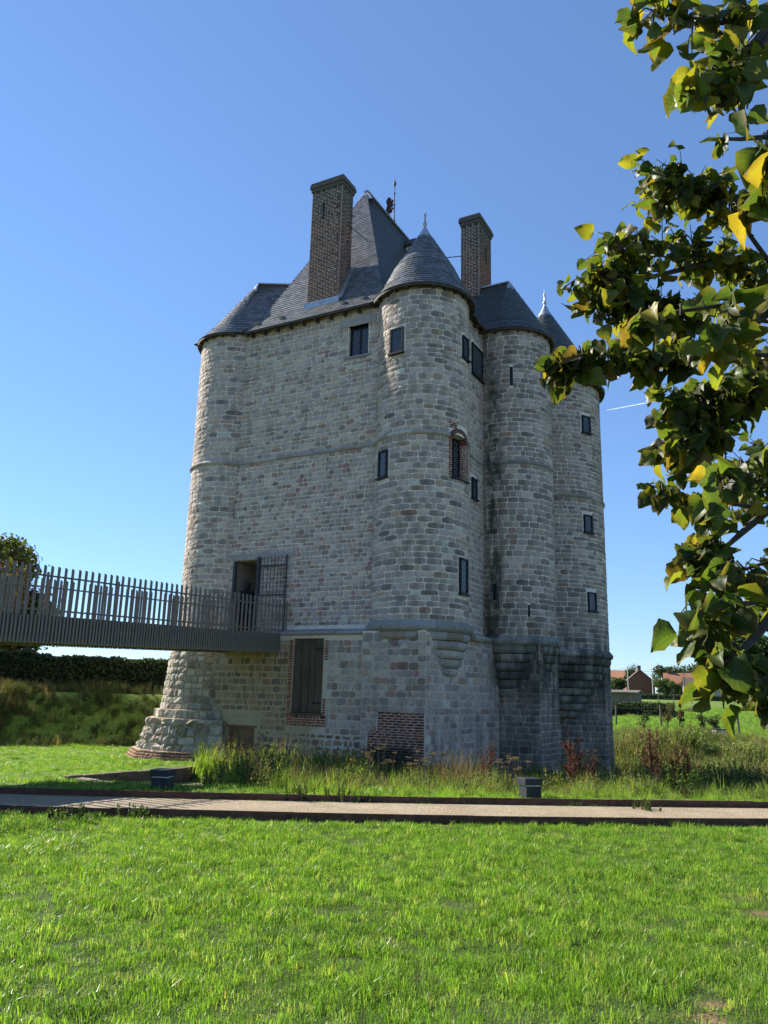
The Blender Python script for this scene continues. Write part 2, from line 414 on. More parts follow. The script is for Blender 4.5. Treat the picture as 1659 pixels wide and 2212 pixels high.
# -- one block: 4x3 front grid and a skirt
_per = [(0, 0), (1, 0), (2, 0), (3, 0), (3, 1), (3, 2), (2, 2), (1, 2), (0, 2), (0, 1)]
_gi = {(i, j): j * 4 + i for j in range(3) for i in range(4)}
BLOCK_F = [(_gi[i, j], _gi[i + 1, j], _gi[i + 1, j + 1], _gi[i, j + 1]) for j in range(2) for i in range(3)]
BLOCK_F += [(12 + k, 12 + (k + 1) % 10, _gi[_per[(k + 1) % 10]], _gi[_per[k]]) for k in range(10)]
BLOCK_F = np.array(BLOCK_F)
def blocks(Q, proud=.018, rough=.017, joint=.006, jit=.007, bev=.007):
    """Q (N,4): sa,sb,za,zb -> (N,22,3) in (s,z,d)"""
    Q = np.asarray(Q, float); N = len(Q)
    sa, sb, za, zb = Q.T
    a = np.array([0, .3, .7, 1.]); b = np.array([0, .5, 1.])
    ins = joint + bev
    P = np.zeros((N, 22, 3))
    for j in range(3):
        for i in range(4):
            k = _gi[i, j]
            P[:, k, 0] = sa + ins + (sb - sa - 2 * ins) * a[i]; P[:, k, 1] = za + ins + (zb - za - 2 * ins) * b[j]
            edge = i in (0, 3) or j in (0, 2)
            P[:, k, 2] = (proud * .75 if edge else proud) + rough * (rng.random(N) - .3) * (1 if not edge else .7)
    corner = [_gi[0, 0], _gi[3, 0], _gi[0, 2], _gi[3, 2]]
    P[:, corner, 2] *= .7
    cs = (sa + sb) / 2; cz = (za + zb) / 2
    for c in corner:
        P[:, c, 0] += (cs - P[:, c, 0]) * .07; P[:, c, 1] += (cz - P[:, c, 1]) * .12
    P[:, :12, :2] += (rng.random((N, 12, 2)) - .5) * 2 * jit
    for k, ij in enumerate(_per):
        g = P[:, _gi[ij]]
        i, j = ij
        P[:, 12 + k, 0] = g[:, 0] + ((-1 if i == 0 else 1 if i == 3 else 0) * bev)
        P[:, 12 + k, 1] = g[:, 1] + ((-1 if j == 0 else 1 if j == 2 else 0) * bev)
        P[:, 12 + k, 2] = -.012
    return P

def courses(s0, s1, z0, z1, h=(.13, .2), l=(.22, .5), holes=(), seed=0, closed=False, wav=.012):
    r = random.Random(seed); Q = []; z = z0; row = 0
    while z < z1 - .05:
        row += 1
        hh = min(r.uniform(*h), z1 - z)
        if z1 - (z + hh) < .06: hh = z1 - z
        iv = [(s0, s1)]
        for (a, b, c, d) in holes:
            ov = min(z + hh, d) - max(z, c)
            if ov > .35 * hh:
                nv = []
                for (p, q) in iv:
                    if b <= p or a >= q: nv.append((p, q)); continue
                    if a - p > .07: nv.append((p, a))
                    if q - b > .07: nv.append((b, q))
                iv = nv
        for (p, q) in iv:
            s = p; first = True
            while s < q - .03:
                ll = r.uniform(*l) * (1 if r.random() > .18 or wav < .008 else .6)
                if first: ll *= (r.uniform(.45, 1.0) if wav >= .008 else (1.0 if row % 2 else .5)); first = False
                if q - (s + ll) < .12: ll = q - s
                dz = r.uniform(-wav, wav)
                Q.append((s, min(s + ll, q), z + dz * .4, z + hh + dz * .4)); s += ll
        z += hh
    return np.array(Q).reshape(-1, 4)

PAL_STONE = [((.245, .235, .222), 10), ((.215, .208, .20), 7), ((.275, .262, .24), 7), ((.185, .18, .178), 5), ((.23, .232, .24), 6), ((.245, .215, .175), 1.6), ((.20, .168, .145), 1.2), ((.18, .14, .13), .5), ((.31, .30, .285), 3), ((.145, .142, .14), 2.5)]
PAL_WALL = PAL_STONE + [((.185, .15, .132), 3.0), ((.19, .135, .125), 2.0), ((.14, .12, .115), 1.8)]
PAL_BASE = [((.15, .13, .105), 8), ((.125, .102, .082), 5), ((.17, .135, .10), 5), ((.098, .092, .09), 5), ((.14, .098, .078), 3), ((.20, .175, .14), 4), ((.085, .075, .068), 3)]
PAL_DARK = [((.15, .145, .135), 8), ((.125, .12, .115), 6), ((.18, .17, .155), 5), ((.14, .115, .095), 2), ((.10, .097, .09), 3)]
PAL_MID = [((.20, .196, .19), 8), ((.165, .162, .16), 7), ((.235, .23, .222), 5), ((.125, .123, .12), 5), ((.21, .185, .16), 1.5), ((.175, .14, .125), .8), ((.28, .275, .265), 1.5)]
PAL_BRICK = [((.165, .064, .05), 6), ((.13, .054, .044), 5), ((.19, .085, .062), 4), ((.15, .10, .08), 2), ((.105, .05, .042), 3), ((.19, .11, .08), 1)]
PAL_RED = [((.20, .062, .046), 6), ((.16, .05, .04), 5), ((.235, .08, .056), 4), ((.12, .05, .042), 3)]
PAL_CHIM = [((.15, .075, .055), 6), ((.125, .066, .052), 5), ((.175, .085, .06), 4), ((.11, .075, .062), 4), ((.14, .105, .085), 2)]
def tints(pal, n, seed=0, var=.10):
    r = np.random.default_rng(seed); w = np.array([p[1] for p in pal], float); w /= w.sum()
    c = np.array([p[0] for p in pal])[r.choice(len(pal), n, p=w)]
    return c * (1 + (r.random((n, 1)) - .5) * 2 * var)

def plane_map(o, dr, n, batter=0):
    o = np.array(o, float); dr = np.array(dr, float); n = np.array(n, float)
    def f(P):
        s, z, d = P[..., 0:1], P[..., 1:2], P[..., 2:3]
        return o + s * dr + (d + batter * 0) * n + z * np.array([0, 0, 1.])
    return f
def cyl_map(cx, cy, rad):
    def f(P):
        th = P[..., 0] / rad; rr = rad + P[..., 2]
        return np.stack([cx + rr * np.cos(th), cy + rr * np.sin(th), P[..., 1]], -1)
    return f
def lay(kind, Q, fmap, pal, parent, seed=0, tintmod=None, **k):
    if len(Q) == 0: return
    P = blocks(Q, **k); V = fmap(P); tt = tints(pal, len(Q), seed) * (np.array([2.02, 1.70, 1.50]) if kind == 'stone' else np.array([1.45, 1.3, 1.2]))
    if tintmod is not None: tt = tintmod(V.mean(1), tt)
    for i in range(len(Q)): pool_add(kind, V[i], np.minimum(tt[i], .58), parent)

# -- wall bodies (mortar level), holes left open where the photo shows depth
def wall_plane(name, o, dr, n, s0, s1, z0, z1, holes, mat, parent, sub=1.0):
    S = sorted(set([s0, s1] + [v for h in holes for v in h[:2] if s0 < v < s1])); Zs = sorted(set([z0, z1] + [v for h in holes for v in h[2:4] if z0 < v < z1]))
    f = plane_map(o, dr, n); mb = MB()
    for a, b in zip(S[:-1], S[1:]):
        for c, d in zip(Zs[:-1], Zs[1:]):
            m = ((a + b) / 2, (c + d) / 2)
            if any(h[0] < m[0] < h[1] and h[2] < m[1] < h[3] for h in holes): continue
            mb.add([tuple(f(np.array([p[0], p[1], 0.]))) for p in ((a, c), (b, c), (b, d), (a, d))], [(0, 1, 2, 3)])
    # reveals
    for h in holes:
        dep = h[4]; a, b, c, d = h[:4]
        g = lambda s, z, e: tuple(f(np.array([s, z, e])))
        for q in (((a, c), (a, d)), ((b, d), (b, c)), ((a, d), (b, d)), ((b, c), (a, c))):
            mb.add([g(*q[0], 0), g(*q[1], 0), g(*q[1], -dep), g(*q[0], -dep)], [(0, 1, 2, 3)])
    return mb.build(name, mat, parent)

DOOR = (-6.16, -5.10, 3.28, 5.66); WIN1 = (-2.24, -1.52, 11.92, 12.96)
body = wall_plane('wall', (0, Y_FRONT, 0), (1, 0, 0), (0, -1, 0), -8.25, X_SIDE, 3.0, 13.75,
                  [DOOR + (.10,), WIN1 + (.22,)], M['mortar'], keep)
mb = MB()
mb.add([(X_SIDE, Y_FRONT, 3), (X_SIDE, 10.2, 3), (X_SIDE, 10.2, 13.75), (X_SIDE, Y_FRONT, 13.75)], [(0, 1, 2, 3)])
side = mb.build('wall', M['mortar'], keep)
mb = MB()
mb.add([(X_SIDE, 10.2, -.8), (-8.25, 10.2, -.8), (-8.25, 10.2, 13.75), (X_SIDE, 10.2, 13.75)], [(0, 1, 2, 3)])
mb.add([(-8.25, 10.2, -.8), (-8.25, Y_FRONT, -.8), (-8.25, Y_FRONT, 13.75), (-8.25, 10.2, 13.75)], [(0, 1, 2, 3)])
rear = mb.build('wall', M['mortar'], keep)
# the rooms behind the two openings: a dim vaulted passage
mb = MB()
mb.b(-6.6, -4.6, .75, .9, 3.2, 6.0)
passage = mb.build('passage_end_wall', M['passage_stone'], keep)
mb = MB(); mb.b(-6.62, -4.6, -.60, 1.7, 3.1, 3.28); mb.build('passage_floor', M['step_stone'], keep)
mb = MB(); mb.b(-6.35, -6.162, -.684, 1.6, 3.28, 6.0); mb.b(-5.098, -4.9, -.684, 1.6, 3.28, 6.0); mb.b(-6.4, -4.8, -.682, 1.6, 5.662, 5.9); mb.build('passage_lining', M['passage_stone'], keep)

ARCH = (R(-27), R(3), 7.68, 8.98)       # arched window in the corner tower (angles)
towers = {}
for i, (cx, cy, r) in T.items():
    th0, th1 = {0: (-235, -36), 1: (-150, 47), 2: (-118, 118), 3: (-160, 90)}[i]
    z0 = {0: 2.2, 1: 3.38, 2: 3.24, 3: 3.14}[i]
    na = 64; ang = np.linspace(R(th0), R(th1), na + 1)
    zz = [z0, Z_EAVE + .2]
    if i == 1:
        ang = np.unique(np.concatenate([ang[(ang < ARCH[0] - .01) | (ang > ARCH[1] + .01)], np.linspace(ARCH[0], ARCH[1], 9)])); zz = [z0, ARCH[2], ARCH[3], Z_EAVE + .2]
    mb = MB()
    for a, b in zip(ang[:-1], ang[1:]):
        for c, d in zip(zz[:-1], zz[1:]):
            if i == 1 and c == ARCH[2] and ARCH[0] < (a + b) / 2 < ARCH[1]: continue
            mb.add([(cx + r * math.cos(t), cy + r * math.sin(t), z) for t, z in ((a, c), (b, c), (b, d), (a, d))], [(0, 1, 2, 3)])
    if i == 1:      # reveal of the arched window
        a, b, c, d = ARCH; ri = r - .26
        P = lambda t, z, q: (q * math.cos(t), q * math.sin(t), z)
        mb.add([P(a, c, r), P(a, d, r), P(a, d, ri), P(a, c, ri)], [(0, 1, 2, 3)]); mb.add([P(b, c, r), P(b, d, r), P(b, d, ri), P(b, c, ri)], [(0, 1, 2, 3)])
        mb.add([P(a, d, r), P(b, d, r), P(b, d, ri), P(a, d, ri)], [(0, 1, 2, 3)]); mb.add([P(a, c, r), P(b, c, r), P(b, c, ri), P(a, c, ri)], [(0, 1, 2, 3)])
    towers[i] = mb.build('tower', M['mortar'], keep)

# windows given as (tower, angle from, angle to, z from, z to)
TWIN = [(1, -107.5, -88.8, 11.42, 12.22), (1, -124.7, -108.0, 7.70, 8.50), (1, -9.0, 7.2, 11.5, 12.2), (1, -14.6, 3.9, 4.42, 5.42),
        (3, -36.0, -24.0, 11.42, 12.10), (3, -38.1, -26.5, 7.58, 8.24), (3, -36.5, -25.0, 4.72, 5.40)]
SWIN = [(1.44, 2.35, 11.72, 12.78), (1.42, 1.83, 7.60, 8.25)]   # on the side wall: y from, y to, z from, z to
SLITS = [(2, -72, -67.5, 11.5, 12.15), (2, -97.5, -93, 4.55, 5.05), (2, -52.5, -49.5, 4.05, 4.4)]

# ---- stone courses
def mod_wall(C, t):
    k = np.clip((8.9 - C[:, 2]) / 5, 0, 1)[:, None]
    return t * (1 - .02 * k)
lay('stone', courses(-6.33, -1.12, Z_LOW + .22, Z_MID, (.11, .165), (.12, .31),
    [(-6.3, -3.80, 5.68, 5.86), (DOOR[0] - .02, DOOR[1] + .02, 3.2, 5.7)], 3), plane_map((0, Y_FRONT, 0), (1, 0, 0), (0, -1, 0)), PAL_WALL, body, 5, mod_wall)
lay('stone', courses(-6.33, -1.12, Z_MID + .09, 13.6, (.115, .175), (.14, .40),
    [(-2.62, -1.22, WIN1[3], WIN1[3] + .30), (WIN1[0] - .02, WIN1[1] + .02, WIN1[2] - .06, WIN1[3])], 4), plane_map((0, Y_FRONT, 0), (1, 0, 0), (0, -1, 0)), PAL_STONE, body, 6)
hs = [(a - .05, b + .05, c - .06, d + .05) for a, b, c, d in SWIN]
lay('stone', courses(.9, 2.6, Z_LOW + .2, 13.6, (.14, .2), (.16, .42), hs, 8), plane_map((X_SIDE, 0, 0), (0, 1, 0), (1, 0, 0)), PAL_STONE, side, 9)
for i, (cx, cy, r) in T.items():
    th = {0: (-232, -39), 1: (-145, 42), 2: (-112, 70), 3: (-150, 60)}[i]
    H = [(R(a) * r - .05, R(b) * r + .05, c - .06, d + .05) for (k, a, b, c, d) in TWIN if k == i]
    H += [(R(a) * r, R(b) * r, c, d) for (k, a, b, c, d) in SLITS if k == i]
    if i == 1: H += [(ARCH[0] * r - .10, ARCH[1] * r + .10, ARCH[2] - .03, ARCH[3] + .34)]
    for (za, zb, sd) in ((LOW[i] + .22, Z_MID, 20 + i), (Z_MID + .09, 13.62, 30 + i)):
        hh, ll = ((.135, .195), (.24, .52))
        if i == 2 and za < 5: hh, ll = (.15, .21), (.2, .42)
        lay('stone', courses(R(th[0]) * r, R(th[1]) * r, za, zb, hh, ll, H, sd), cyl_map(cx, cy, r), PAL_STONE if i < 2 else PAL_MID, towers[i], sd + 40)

# ---- plinth storey below the lower string course
P1 = (.84, -1.32); P2 = (1.38, 2.80); P3 = (2.66, 2.80); P4 = (2.72, 4.6); P5 = (1.25, 5.0); P6 = (1.2, 7.95); P7 = (3.30, 8.80); P8 = (3.25, 9.9)
WD = (-3.46, -2.44, 1.09, 3.17); SD = (-5.68, -4.69, -.6, .62)
base = wall_plane('plinth', (0, Y_BASE, 0), (1, 0, 0), (0, -1, 0), -7.2, -1.0, -.9, 3.32, [WD + (.13,), SD + (.16,)], M['mortar'], keep)
mb = MB()
poly = [P1, P2, P3, P4, P5, P6, P7, P8, (3.0, 10.6), (-8.3, 10.6), (-8.3, .2)]
for a, b in zip(poly[:-1], poly[1:]):
    mb.add([(*a, -1.9), (*b, -1.9), (*b, 3.3), (*a, 3.3)], [(0, 1, 2, 3)])
mb.add([(x, y, 3.28) for x, y in poly + [(-7.2, .2), (-7.2, Y_BASE + .01)]], [tuple(range(len(poly) + 2))])
base2 = mb.build('plinth', M['mortar'], keep)
PX0, PX1, PY = -1.08, .84, -1.32
pier = wall_plane('pier', (0, PY, 0), (1, 0, 0), (0, -1, 0), PX0, PX1, -.9, 3.34, [], M['mortar'], keep)
mb = MB(); mb.add([(PX0, PY, -.9), (PX0, Y_BASE, -.9), (PX0, Y_BASE, 3.34), (PX0, PY, 3.34)], [(0, 1, 2, 3)]); mb.add([(PX0, PY, 3.33), (PX1, PY, 3.33), (PX1, .4, 3.33), (PX0, .4, 3.33)], [(0, 1, 2, 3)]); mb.build('pier_return', M['mortar'], pier)
BRICKZ = (-.86, .775, -.7, 1.22)
lay('stone', courses(-7.18, -3.62, .55, 3.12, (.15, .22), (.14, .34), [(-5.9, -4.5, -.8, 1.02)], 51), plane_map((0, Y_BASE, 0), (1, 0, 0), (0, -1, 0)), PAL_BASE, base, 52, proud=.010, joint=.018, jit=.013)
lay('stone', courses(-7.18, PX0, -.75, .55, (.13, .24), (.12, .34), [(SD[0] - .08, SD[1] + .08, -.8, .7)], 53), plane_map((0, Y_BASE, 0), (1, 0, 0), (0, -1, 0)), PAL_BASE, base, 54, proud=.012, joint=.03, jit=.022)
lay('stone', courses(-2.30, PX0, .55, 3.12, (.16, .24), (.16, .36), [], 55), plane_map((0, Y_BASE, 0), (1, 0, 0), (0, -1, 0)), PAL_WALL, base, 56, joint=.011)
fm = plane_map((0, PY, 0), (1, 0, 0), (0, -1, 0))
lay('stone', courses(PX0, PX1, -.7, 3.3, (.16, .23), (.16, .36), [(-.58, PX1, -.8, 1.22), (-.88, PX1, -.8, .72)], 57), fm, PAL_WALL, pier, 58)
def edge_lay(a, b, z0, z1, seed, pal, **k):
    d = np.array([b[0] - a[0], b[1] - a[1], 0.]); L = np.linalg.norm(d); d /= L; n = np.array([d[1], -d[0], 0])
    lay('stone', courses(0, L, z0, z1, (.15, .23), (.17, .42), (), seed), plane_map((*a, 0), d, n), pal, base2, seed + 1, **k)
edge_lay(P1, P2, -1.2, 3.25, 60, [(c, w) for c, w in PAL_STONE])
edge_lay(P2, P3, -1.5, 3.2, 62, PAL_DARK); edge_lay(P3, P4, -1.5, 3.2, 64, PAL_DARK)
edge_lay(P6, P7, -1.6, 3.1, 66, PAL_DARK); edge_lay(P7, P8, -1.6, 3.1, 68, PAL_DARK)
# ---- red brick repairs in the plinth
def mod_soot(C, t):
    k = np.clip((.45 - C[:, 2]) / .25, 0, 1) * np.clip((.62 - C[:, 0]) / .2, 0, 1)
    return t * (1 - k[:, None]) + np.array([.02, .021, .017]) * k[:, None]
lay('brick', courses(-.56, PX1 - .02, .72, 1.22, (.066, .072), (.19, .24), (), 70, wav=.004), fm, PAL_RED, pier, 71, proud=.008, rough=.005, joint=.006, jit=.003, bev=.003)
lay('brick', courses(-.86, PX1 - .02, -.72, .72, (.066, .072), (.19, .24), (), 72, wav=.004), fm, PAL_RED, pier, 73, mod_soot, proud=.008, rough=.005, joint=.006, jit=.003, bev=.003)
fm = plane_map((0, Y_BASE, 0), (1, 0, 0), (0, -1, 0))
for (a, b, c, d, sd) in ((-3.63, -3.48, 1.0, 3.14, 74), (-2.42, -2.30, 1.0, 1.5, 75), (-2.42, -2.27, 2.55, 3.12, 76), (-3.60, -2.28, .72, 1.06, 77)):
    lay('brick', courses(a, b, c, d, (.066, .074), (.08, .2), (), sd, wav=.004), fm, PAL_BRICK, base, sd + 20, proud=.010, rough=.005, joint=.007, jit=.004, bev=.003)

# ---- battered foot of the left tower: polygonal talus with stepped, rough rubble and a brick footing
cx, cy, _ = T[0]
tal_ang = [R(a) for a in (-232, -200, -170, -140, -112, -85, -62, -40)]
tal_prof = [(1.33, 3.3), (1.45, 2.8), (1.58, 1.4), (1.63, 1.06), (1.79, 1.05), (1.81, .80), (1.97, .79), (2.0, .55), (2.15, .02), (2.26, -.20), (2.26, -.9)]
def tal_r(z, ang):
    for (r0, z0), (r1, z1) in zip(tal_prof[:-1], tal_prof[1:]):
        if z1 <= z <= z0: return r0 + (r1 - r0) * ((z0 - z) / max(z0 - z1, 1e-6))
    return tal_prof[-1][0]
mb = MB()
for (r0, z0), (r1, z1) in zip(tal_prof[:-1], tal_prof[1:]):
    for a, b in zip(tal_ang[:-1], tal_ang[1:]):
        mb.add([(cx + q * math.cos(t), max(cy + q * math.sin(t), -9), z) for q, t, z in ((r1 - .03, a, z1), (r1 - .03, b, z1), (r0 - .03, b, z0), (r0 - .03, a, z0))], [(0, 1, 2, 3)])
talus = mb.build('talus', M['mortar'], keep)
PAL_TAL = [((.42, .37, .30), 6), ((.36, .31, .25), 5), ((.46, .42, .35), 4), ((.30, .25, .19), 2)]
r2 = random.Random(5)
for a, b in zip(tal_ang[:-1], tal_ang[1:]):
    z = -.15
    while z < 3.2:
        rubble = z < .75; cap_ = .79 if z < .78 else 1.05 if z < 1.04 else 3.3
        h = r2.uniform(.2, .34) if rubble else r2.uniform(.17, .24)
        if cap_ - z - h < .12: h = cap_ - z
        rb, rt_ = tal_r(z + .02, 0), tal_r(z + h - .015, 0)
        pa = np.array([cx + math.cos(a) * rb, cy + math.sin(a) * rb]); pb = np.array([cx + math.cos(b) * rb, cy + math.sin(b) * rb])
        qa = np.array([cx + math.cos(a) * rt_, cy + math.sin(a) * rt_]); qb = np.array([cx + math.cos(b) * rt_, cy + math.sin(b) * rt_])
        L = np.linalg.norm(pb - pa); s = 0
        mid = (a + b) / 2; nn = np.array([math.cos(mid), math.sin(mid), .12]); nn /= np.linalg.norm(nn)
        while s < L - .02:
            l = r2.uniform(.22, .5) if rubble else r2.uniform(.2, .42)
            if L - s - l < .14: l = L - s
            P = blocks([(s, s + l, 0, h)], proud=.03 if rubble else .022, rough=.15 if rubble else .045, joint=.010 if not rubble else .014, jit=.014 if not rubble else .03)[0]
            fs = (P[:, 0] / L)[:, None]; fz = (P[:, 1] / h)[:, None]
            lo = pa + (pb - pa) * fs; hi = qa + (qb - qa) * fs
            xy = lo + (hi - lo) * fz
            V = np.concatenate([xy, (z + P[:, 1])[:, None]], 1) + nn * (P[:, 2:3] - .02)
            pool_add('stone', V, tints(PAL_TAL, 1, r2.randrange(9999))[0], talus); s += l
        z += h
# brick footing
for k in range(4):
    z = -.42 + k * .075; rr = 2.52 - k * .05
    for a, b in zip(tal_ang[:-1], tal_ang[1:]):
        pa = np.array([cx + math.cos(a) * rr, cy + math.sin(a) * rr, 0]); pb = np.array([cx + math.cos(b) * rr, cy + math.sin(b) * rr, 0])
        d = pb - pa; L = np.linalg.norm(d); d /= L; n = np.array([math.cos((a + b) / 2), math.sin((a + b) / 2), 0])
        lay('brick', courses(0, L, z, z + .073, (.073, .073), (.18, .26), (), 80 + k, wav=.006), plane_map(pa, d, n), [((.20, .11, .075), 3), ((.15, .085, .06), 3), ((.25, .16, .11), 1)], talus, 90 + k, proud=.03, rough=.03, joint=.006, jit=.008, bev=.003)
    mbf = MB()
mb = MB()
for k in range(4):
    z = -.42 + k * .075; rr = 2.52 - k * .05
    mb.prism([(cx + math.cos(a) * rr, cy + math.sin(a) * rr) for a in tal_ang], z - (.4 if k == 0 else 0), z + .074)
mb.build('brick_footing', M['mortar'], talus)

# ---- string courses, as rows of moulded stones
def mould_arc(cx, cy, r, a0, a1, prof, seg, parent, name, seed, gap=.004, pal=PAL_STONE, jit=.012):
    """cut a moulding of profile [(dr,z)...] along an arc into stones"""
    rr = random.Random(seed); a = a0; k = 0
    while a < a1 - 1e-4:
        da = rr.uniform(*seg) / r
        if a1 - a - da < .12 / r: da = a1 - a
        g = gap / r; n = max(2, int(da * r / .13)); mb = MB()
        off = rr.uniform(-jit, jit)
        V = []
        for j in range(n + 1):
            t = a + g + (da - 2 * g) * j / n
            for (dr, z) in prof:
                q = r + dr + (off + rr.uniform(-.004, .004) if dr > .02 else 0)
                V.append((cx + q * math.cos(t), cy + q * math.sin(t), z + rr.uniform(-.004, .004)))
        m = len(prof)
        F = [(j * m + i, (j + 1) * m + i, (j + 1) * m + (i + 1), j * m + (i + 1)) for j in range(n) for i in range(m - 1)]
        F += [tuple(range(m)), tuple(range(n * m + m - 1, n * m - 1, -1))]
        c = tints(pal, 1, rr.randrange(99999))[0] * np.array([1.6, 1.5, 1.42]); mb.cur = tuple(c); mb.add(V, F); mb.build(name, M['stone'], parent, tint=True)
        a += da
def mould_line(p, q, nrm, prof, seg, parent, name, seed, pal=PAL_STONE, gap=.004):
    rr = random.Random(seed); p = np.array(p, float); q = np.array(q, float); L = np.linalg.norm(q - p); d = (q - p) / L; n = np.array(nrm, float); s = 0
    while s < L - 1e-4:
        l = rr.uniform(*seg)
        if L - s - l < .15: l = L - s
        off = rr.uniform(-.010, .010); V = []
        for e in (s + gap, s + l - gap):
            for (dr, z) in prof:
                w = p + d * e + n * (dr + (off if dr > .02 else 0)); V.append((w[0], w[1], z + off * .5 + (p[2] if len(p) > 2 else 0)))
        m = len(prof); F = [(i, m + i, m + i + 1, i + 1) for i in range(m - 1)] + [tuple(range(m)), tuple(range(2 * m - 1, m - 1, -1))]
        mb = MB(); mb.cur = tuple(tints(pal, 1, rr.randrange(99999))[0] * np.array([1.6, 1.5, 1.42])); mb.add(V, F); mb.build(name, M['stone'], parent, tint=True); s += l
MIDP = [(-.02, Z_MID + .10), (.03, Z_MID + .085), (.075, Z_MID + .03), (.07, Z_MID - .01), (.03, Z_MID - .045), (-.02, Z_MID - .05)]
mould_line((-6.33, Y_FRONT), (-1.12, Y_FRONT), (0, -1), MIDP, (.5, .9), body, 'string_course_stone', 101)
mould_line((X_SIDE, .9), (X_SIDE, 2.6), (1, 0), MIDP, (.5, .9), side, 'string_course_stone', 102)
for i, (a0, a1) in {0: (-232, -39), 1: (-145, -31), 2: (-112, 70), 3: (-150, 60)}.items():
    mould_arc(*T[i], R(a0), R(a1), MIDP, (.5, .9), towers[i], 'string_course_stone', 103 + i)
mould_arc(*T[1], R(7), R(42), MIDP, (.5, .9), towers[1], 'string_course_stone', 109)
# lower string: a broad weathering that covers the thicker plinth
mould_line((-6.3, Y_FRONT), (-1.1, Y_FRONT), (0, -1), [(-.02, 3.47), (.03, 3.46), (.39, 3.36), (.41, 3.31), (.37, 3.25), (-.02, 3.25)], (.6, 1.1), body, 'weathering_stone', 121, [((.22, .215, .205), 3), ((.19, .186, .18), 2)])
def lowprof(z): return [(-.03, z + .22), (.02, z + .21), (.15, z + .05), (.15, z - .02), (.09, z - .09), (-.03, z - .09)]
for i, (a0, a1) in {1: (-145, 42), 2: (-118, 80), 3: (-150, 70)}.items():
    mould_arc(*T[i], R(a0), R(a1), lowprof(LOW[i]), (.5, .95), towers[i], 'weathering_stone', 123 + i, pal=[((.19, .19, .185), 3), ((.16, .165, .155), 2), ((.21, .205, .19), 2)])
mould_line((X_SIDE, .9), (X_SIDE, 2.5), (1, 0), [(-.02, 3.5), (.03, 3.49), (.33, 3.36), (.35, 3.29), (.3, 3.22), (-.02, 3.22)], (.5, .9), side, 'weathering_stone', 129)
# ---- corbel rings that carry the towers over the narrower plinth
def corbels(i, a0, a1, n, h, r_top, step, seed, pal):
    cx, cy, r = T[i]; z = LOW[i] - .09
    for k in range(n):
        rr_ = r_top - step * k
        prof = [(-.35, z), (-.01, z - .005), (.0, z - h * .25), (-.005, z - h * .6), (-.05, z - h * .88), (-.12, z - h + .005), (-.35, z - h + .005)]
        mould_arc(cx, cy, rr_, R(a0), R(a1), prof, (.42, .8), towers[i], 'corbel_stone', seed + k, gap=.006, pal=pal, jit=.02); z -= h
corbels(1, -140, 40, 5, .235, 1.45, .085, 140, PAL_STONE)
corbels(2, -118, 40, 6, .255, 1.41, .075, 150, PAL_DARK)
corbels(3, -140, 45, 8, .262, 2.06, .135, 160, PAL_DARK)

# ---- dressed lintels, sills, jambs
def stone_piece(name, parent, x0, x1, y0, y1, z0, z1, col=(.33, .32, .30)):
    mb = MB(); mb.cur = tuple(c * 1.45 for c in col); mb.b(x0, x1, y0, y1, z0, z1); o = mb.build(name, M['stone'], parent, tint=True)
    bv = o.modifiers.new('bevel', 'BEVEL'); bv.width = .012; bv.segments = 1; return o
stone_piece('lintel', body, -2.60, -1.24, -.82, -.60, WIN1[3], WIN1[3] + .28, (.26, .25, .235))
stone_piece('lintel', body, -6.30, -3.82, -.815, -.55, 5.66, 5.85, (.24, .22, .20))
stone_piece('sill', body, -2.36, -1.42, -.85, -.6, WIN1[2] - .07, WIN1[2], (.20, .195, .19))
# ---- windows
def window(parent, O, dx, n, w, h, mull=0, lattice=True, sill=True, name='window'):
    """leaded window: frame, pane, lattice; O lower-left corner on the wall face, dx along, n outward"""
    O = Vector(O); dx = Vector(dx).normalized(); n = Vector(n).normalized(); up = Vector((0, 0, 1)); Mx = Matrix((dx, n, up)).transposed()
    P = lambda a, d, z: O + dx * a + n * d + up * z
    fw = .045; mb = MB()
    for (a, b, c, d) in ((0, fw, 0, h), (w - fw, w, 0, h), (fw, w - fw, 0, fw), (fw, w - fw, h - fw, h)):
        mb.box(P((a + b) / 2, .02, (c + d) / 2), (b - a, .07, d - c), M=Mx)
    for k in range(mull):
        x = w * (k + 1) / (mull + 1); mb.box(P(x, .02, h / 2), (.05, .06, h - 2 * fw), M=Mx)
    wn_ = mb.build(name, M['frame'], parent)
    mb = MB(); mb.box(P(w / 2, .012, h / 2), (w - 2 * fw + .01, .012, h - 2 * fw + .01), M=Mx); mb.build('pane', M['glass'], wn_)
    if lattice:
        mb = MB(); st = .115; k = -int(h / st) - 2
        iw, ih = w - 2 * fw, h - 2 * fw
        while k * st < iw + ih:
            for sg in (1, -1):
                c = k * st; pts = []
                # line a = c + sg*z*0.62 clipped to the pane
                for z in (0, ih):
                    pts.append((c + sg * z * .62 + (ih * .62 if sg < 0 else 0), z))
                (a0, z0), (a1, z1) = pts
                if abs(a1 - a0) > 1e-6:
                    t0 = max(0, min((0 - a0) / (a1 - a0), (iw - a0) / (a1 - a0))); t1 = min(1, max((0 - a0) / (a1 - a0), (iw - a0) / (a1 - a0)))
                    if t1 - t0 > .05:
                        mb.bar(P(fw + a0 + (a1 - a0) * t0, .021, fw + z0 + (z1 - z0) * t0), P(fw + a0 + (a1 - a0) * t1, .021, fw + z0 + (z1 - z0) * t1), .010, .006, n)
            k += 1
        if mb.v: mb.build('lead_lattice', M['came'], wn_)
    if sill:
        mb = MB(); mb.box(P(w / 2, .045, -.025), (w + .08, .12, .05), M=Mx); mb.build('sill', M['frame'], wn_)
    return wn_
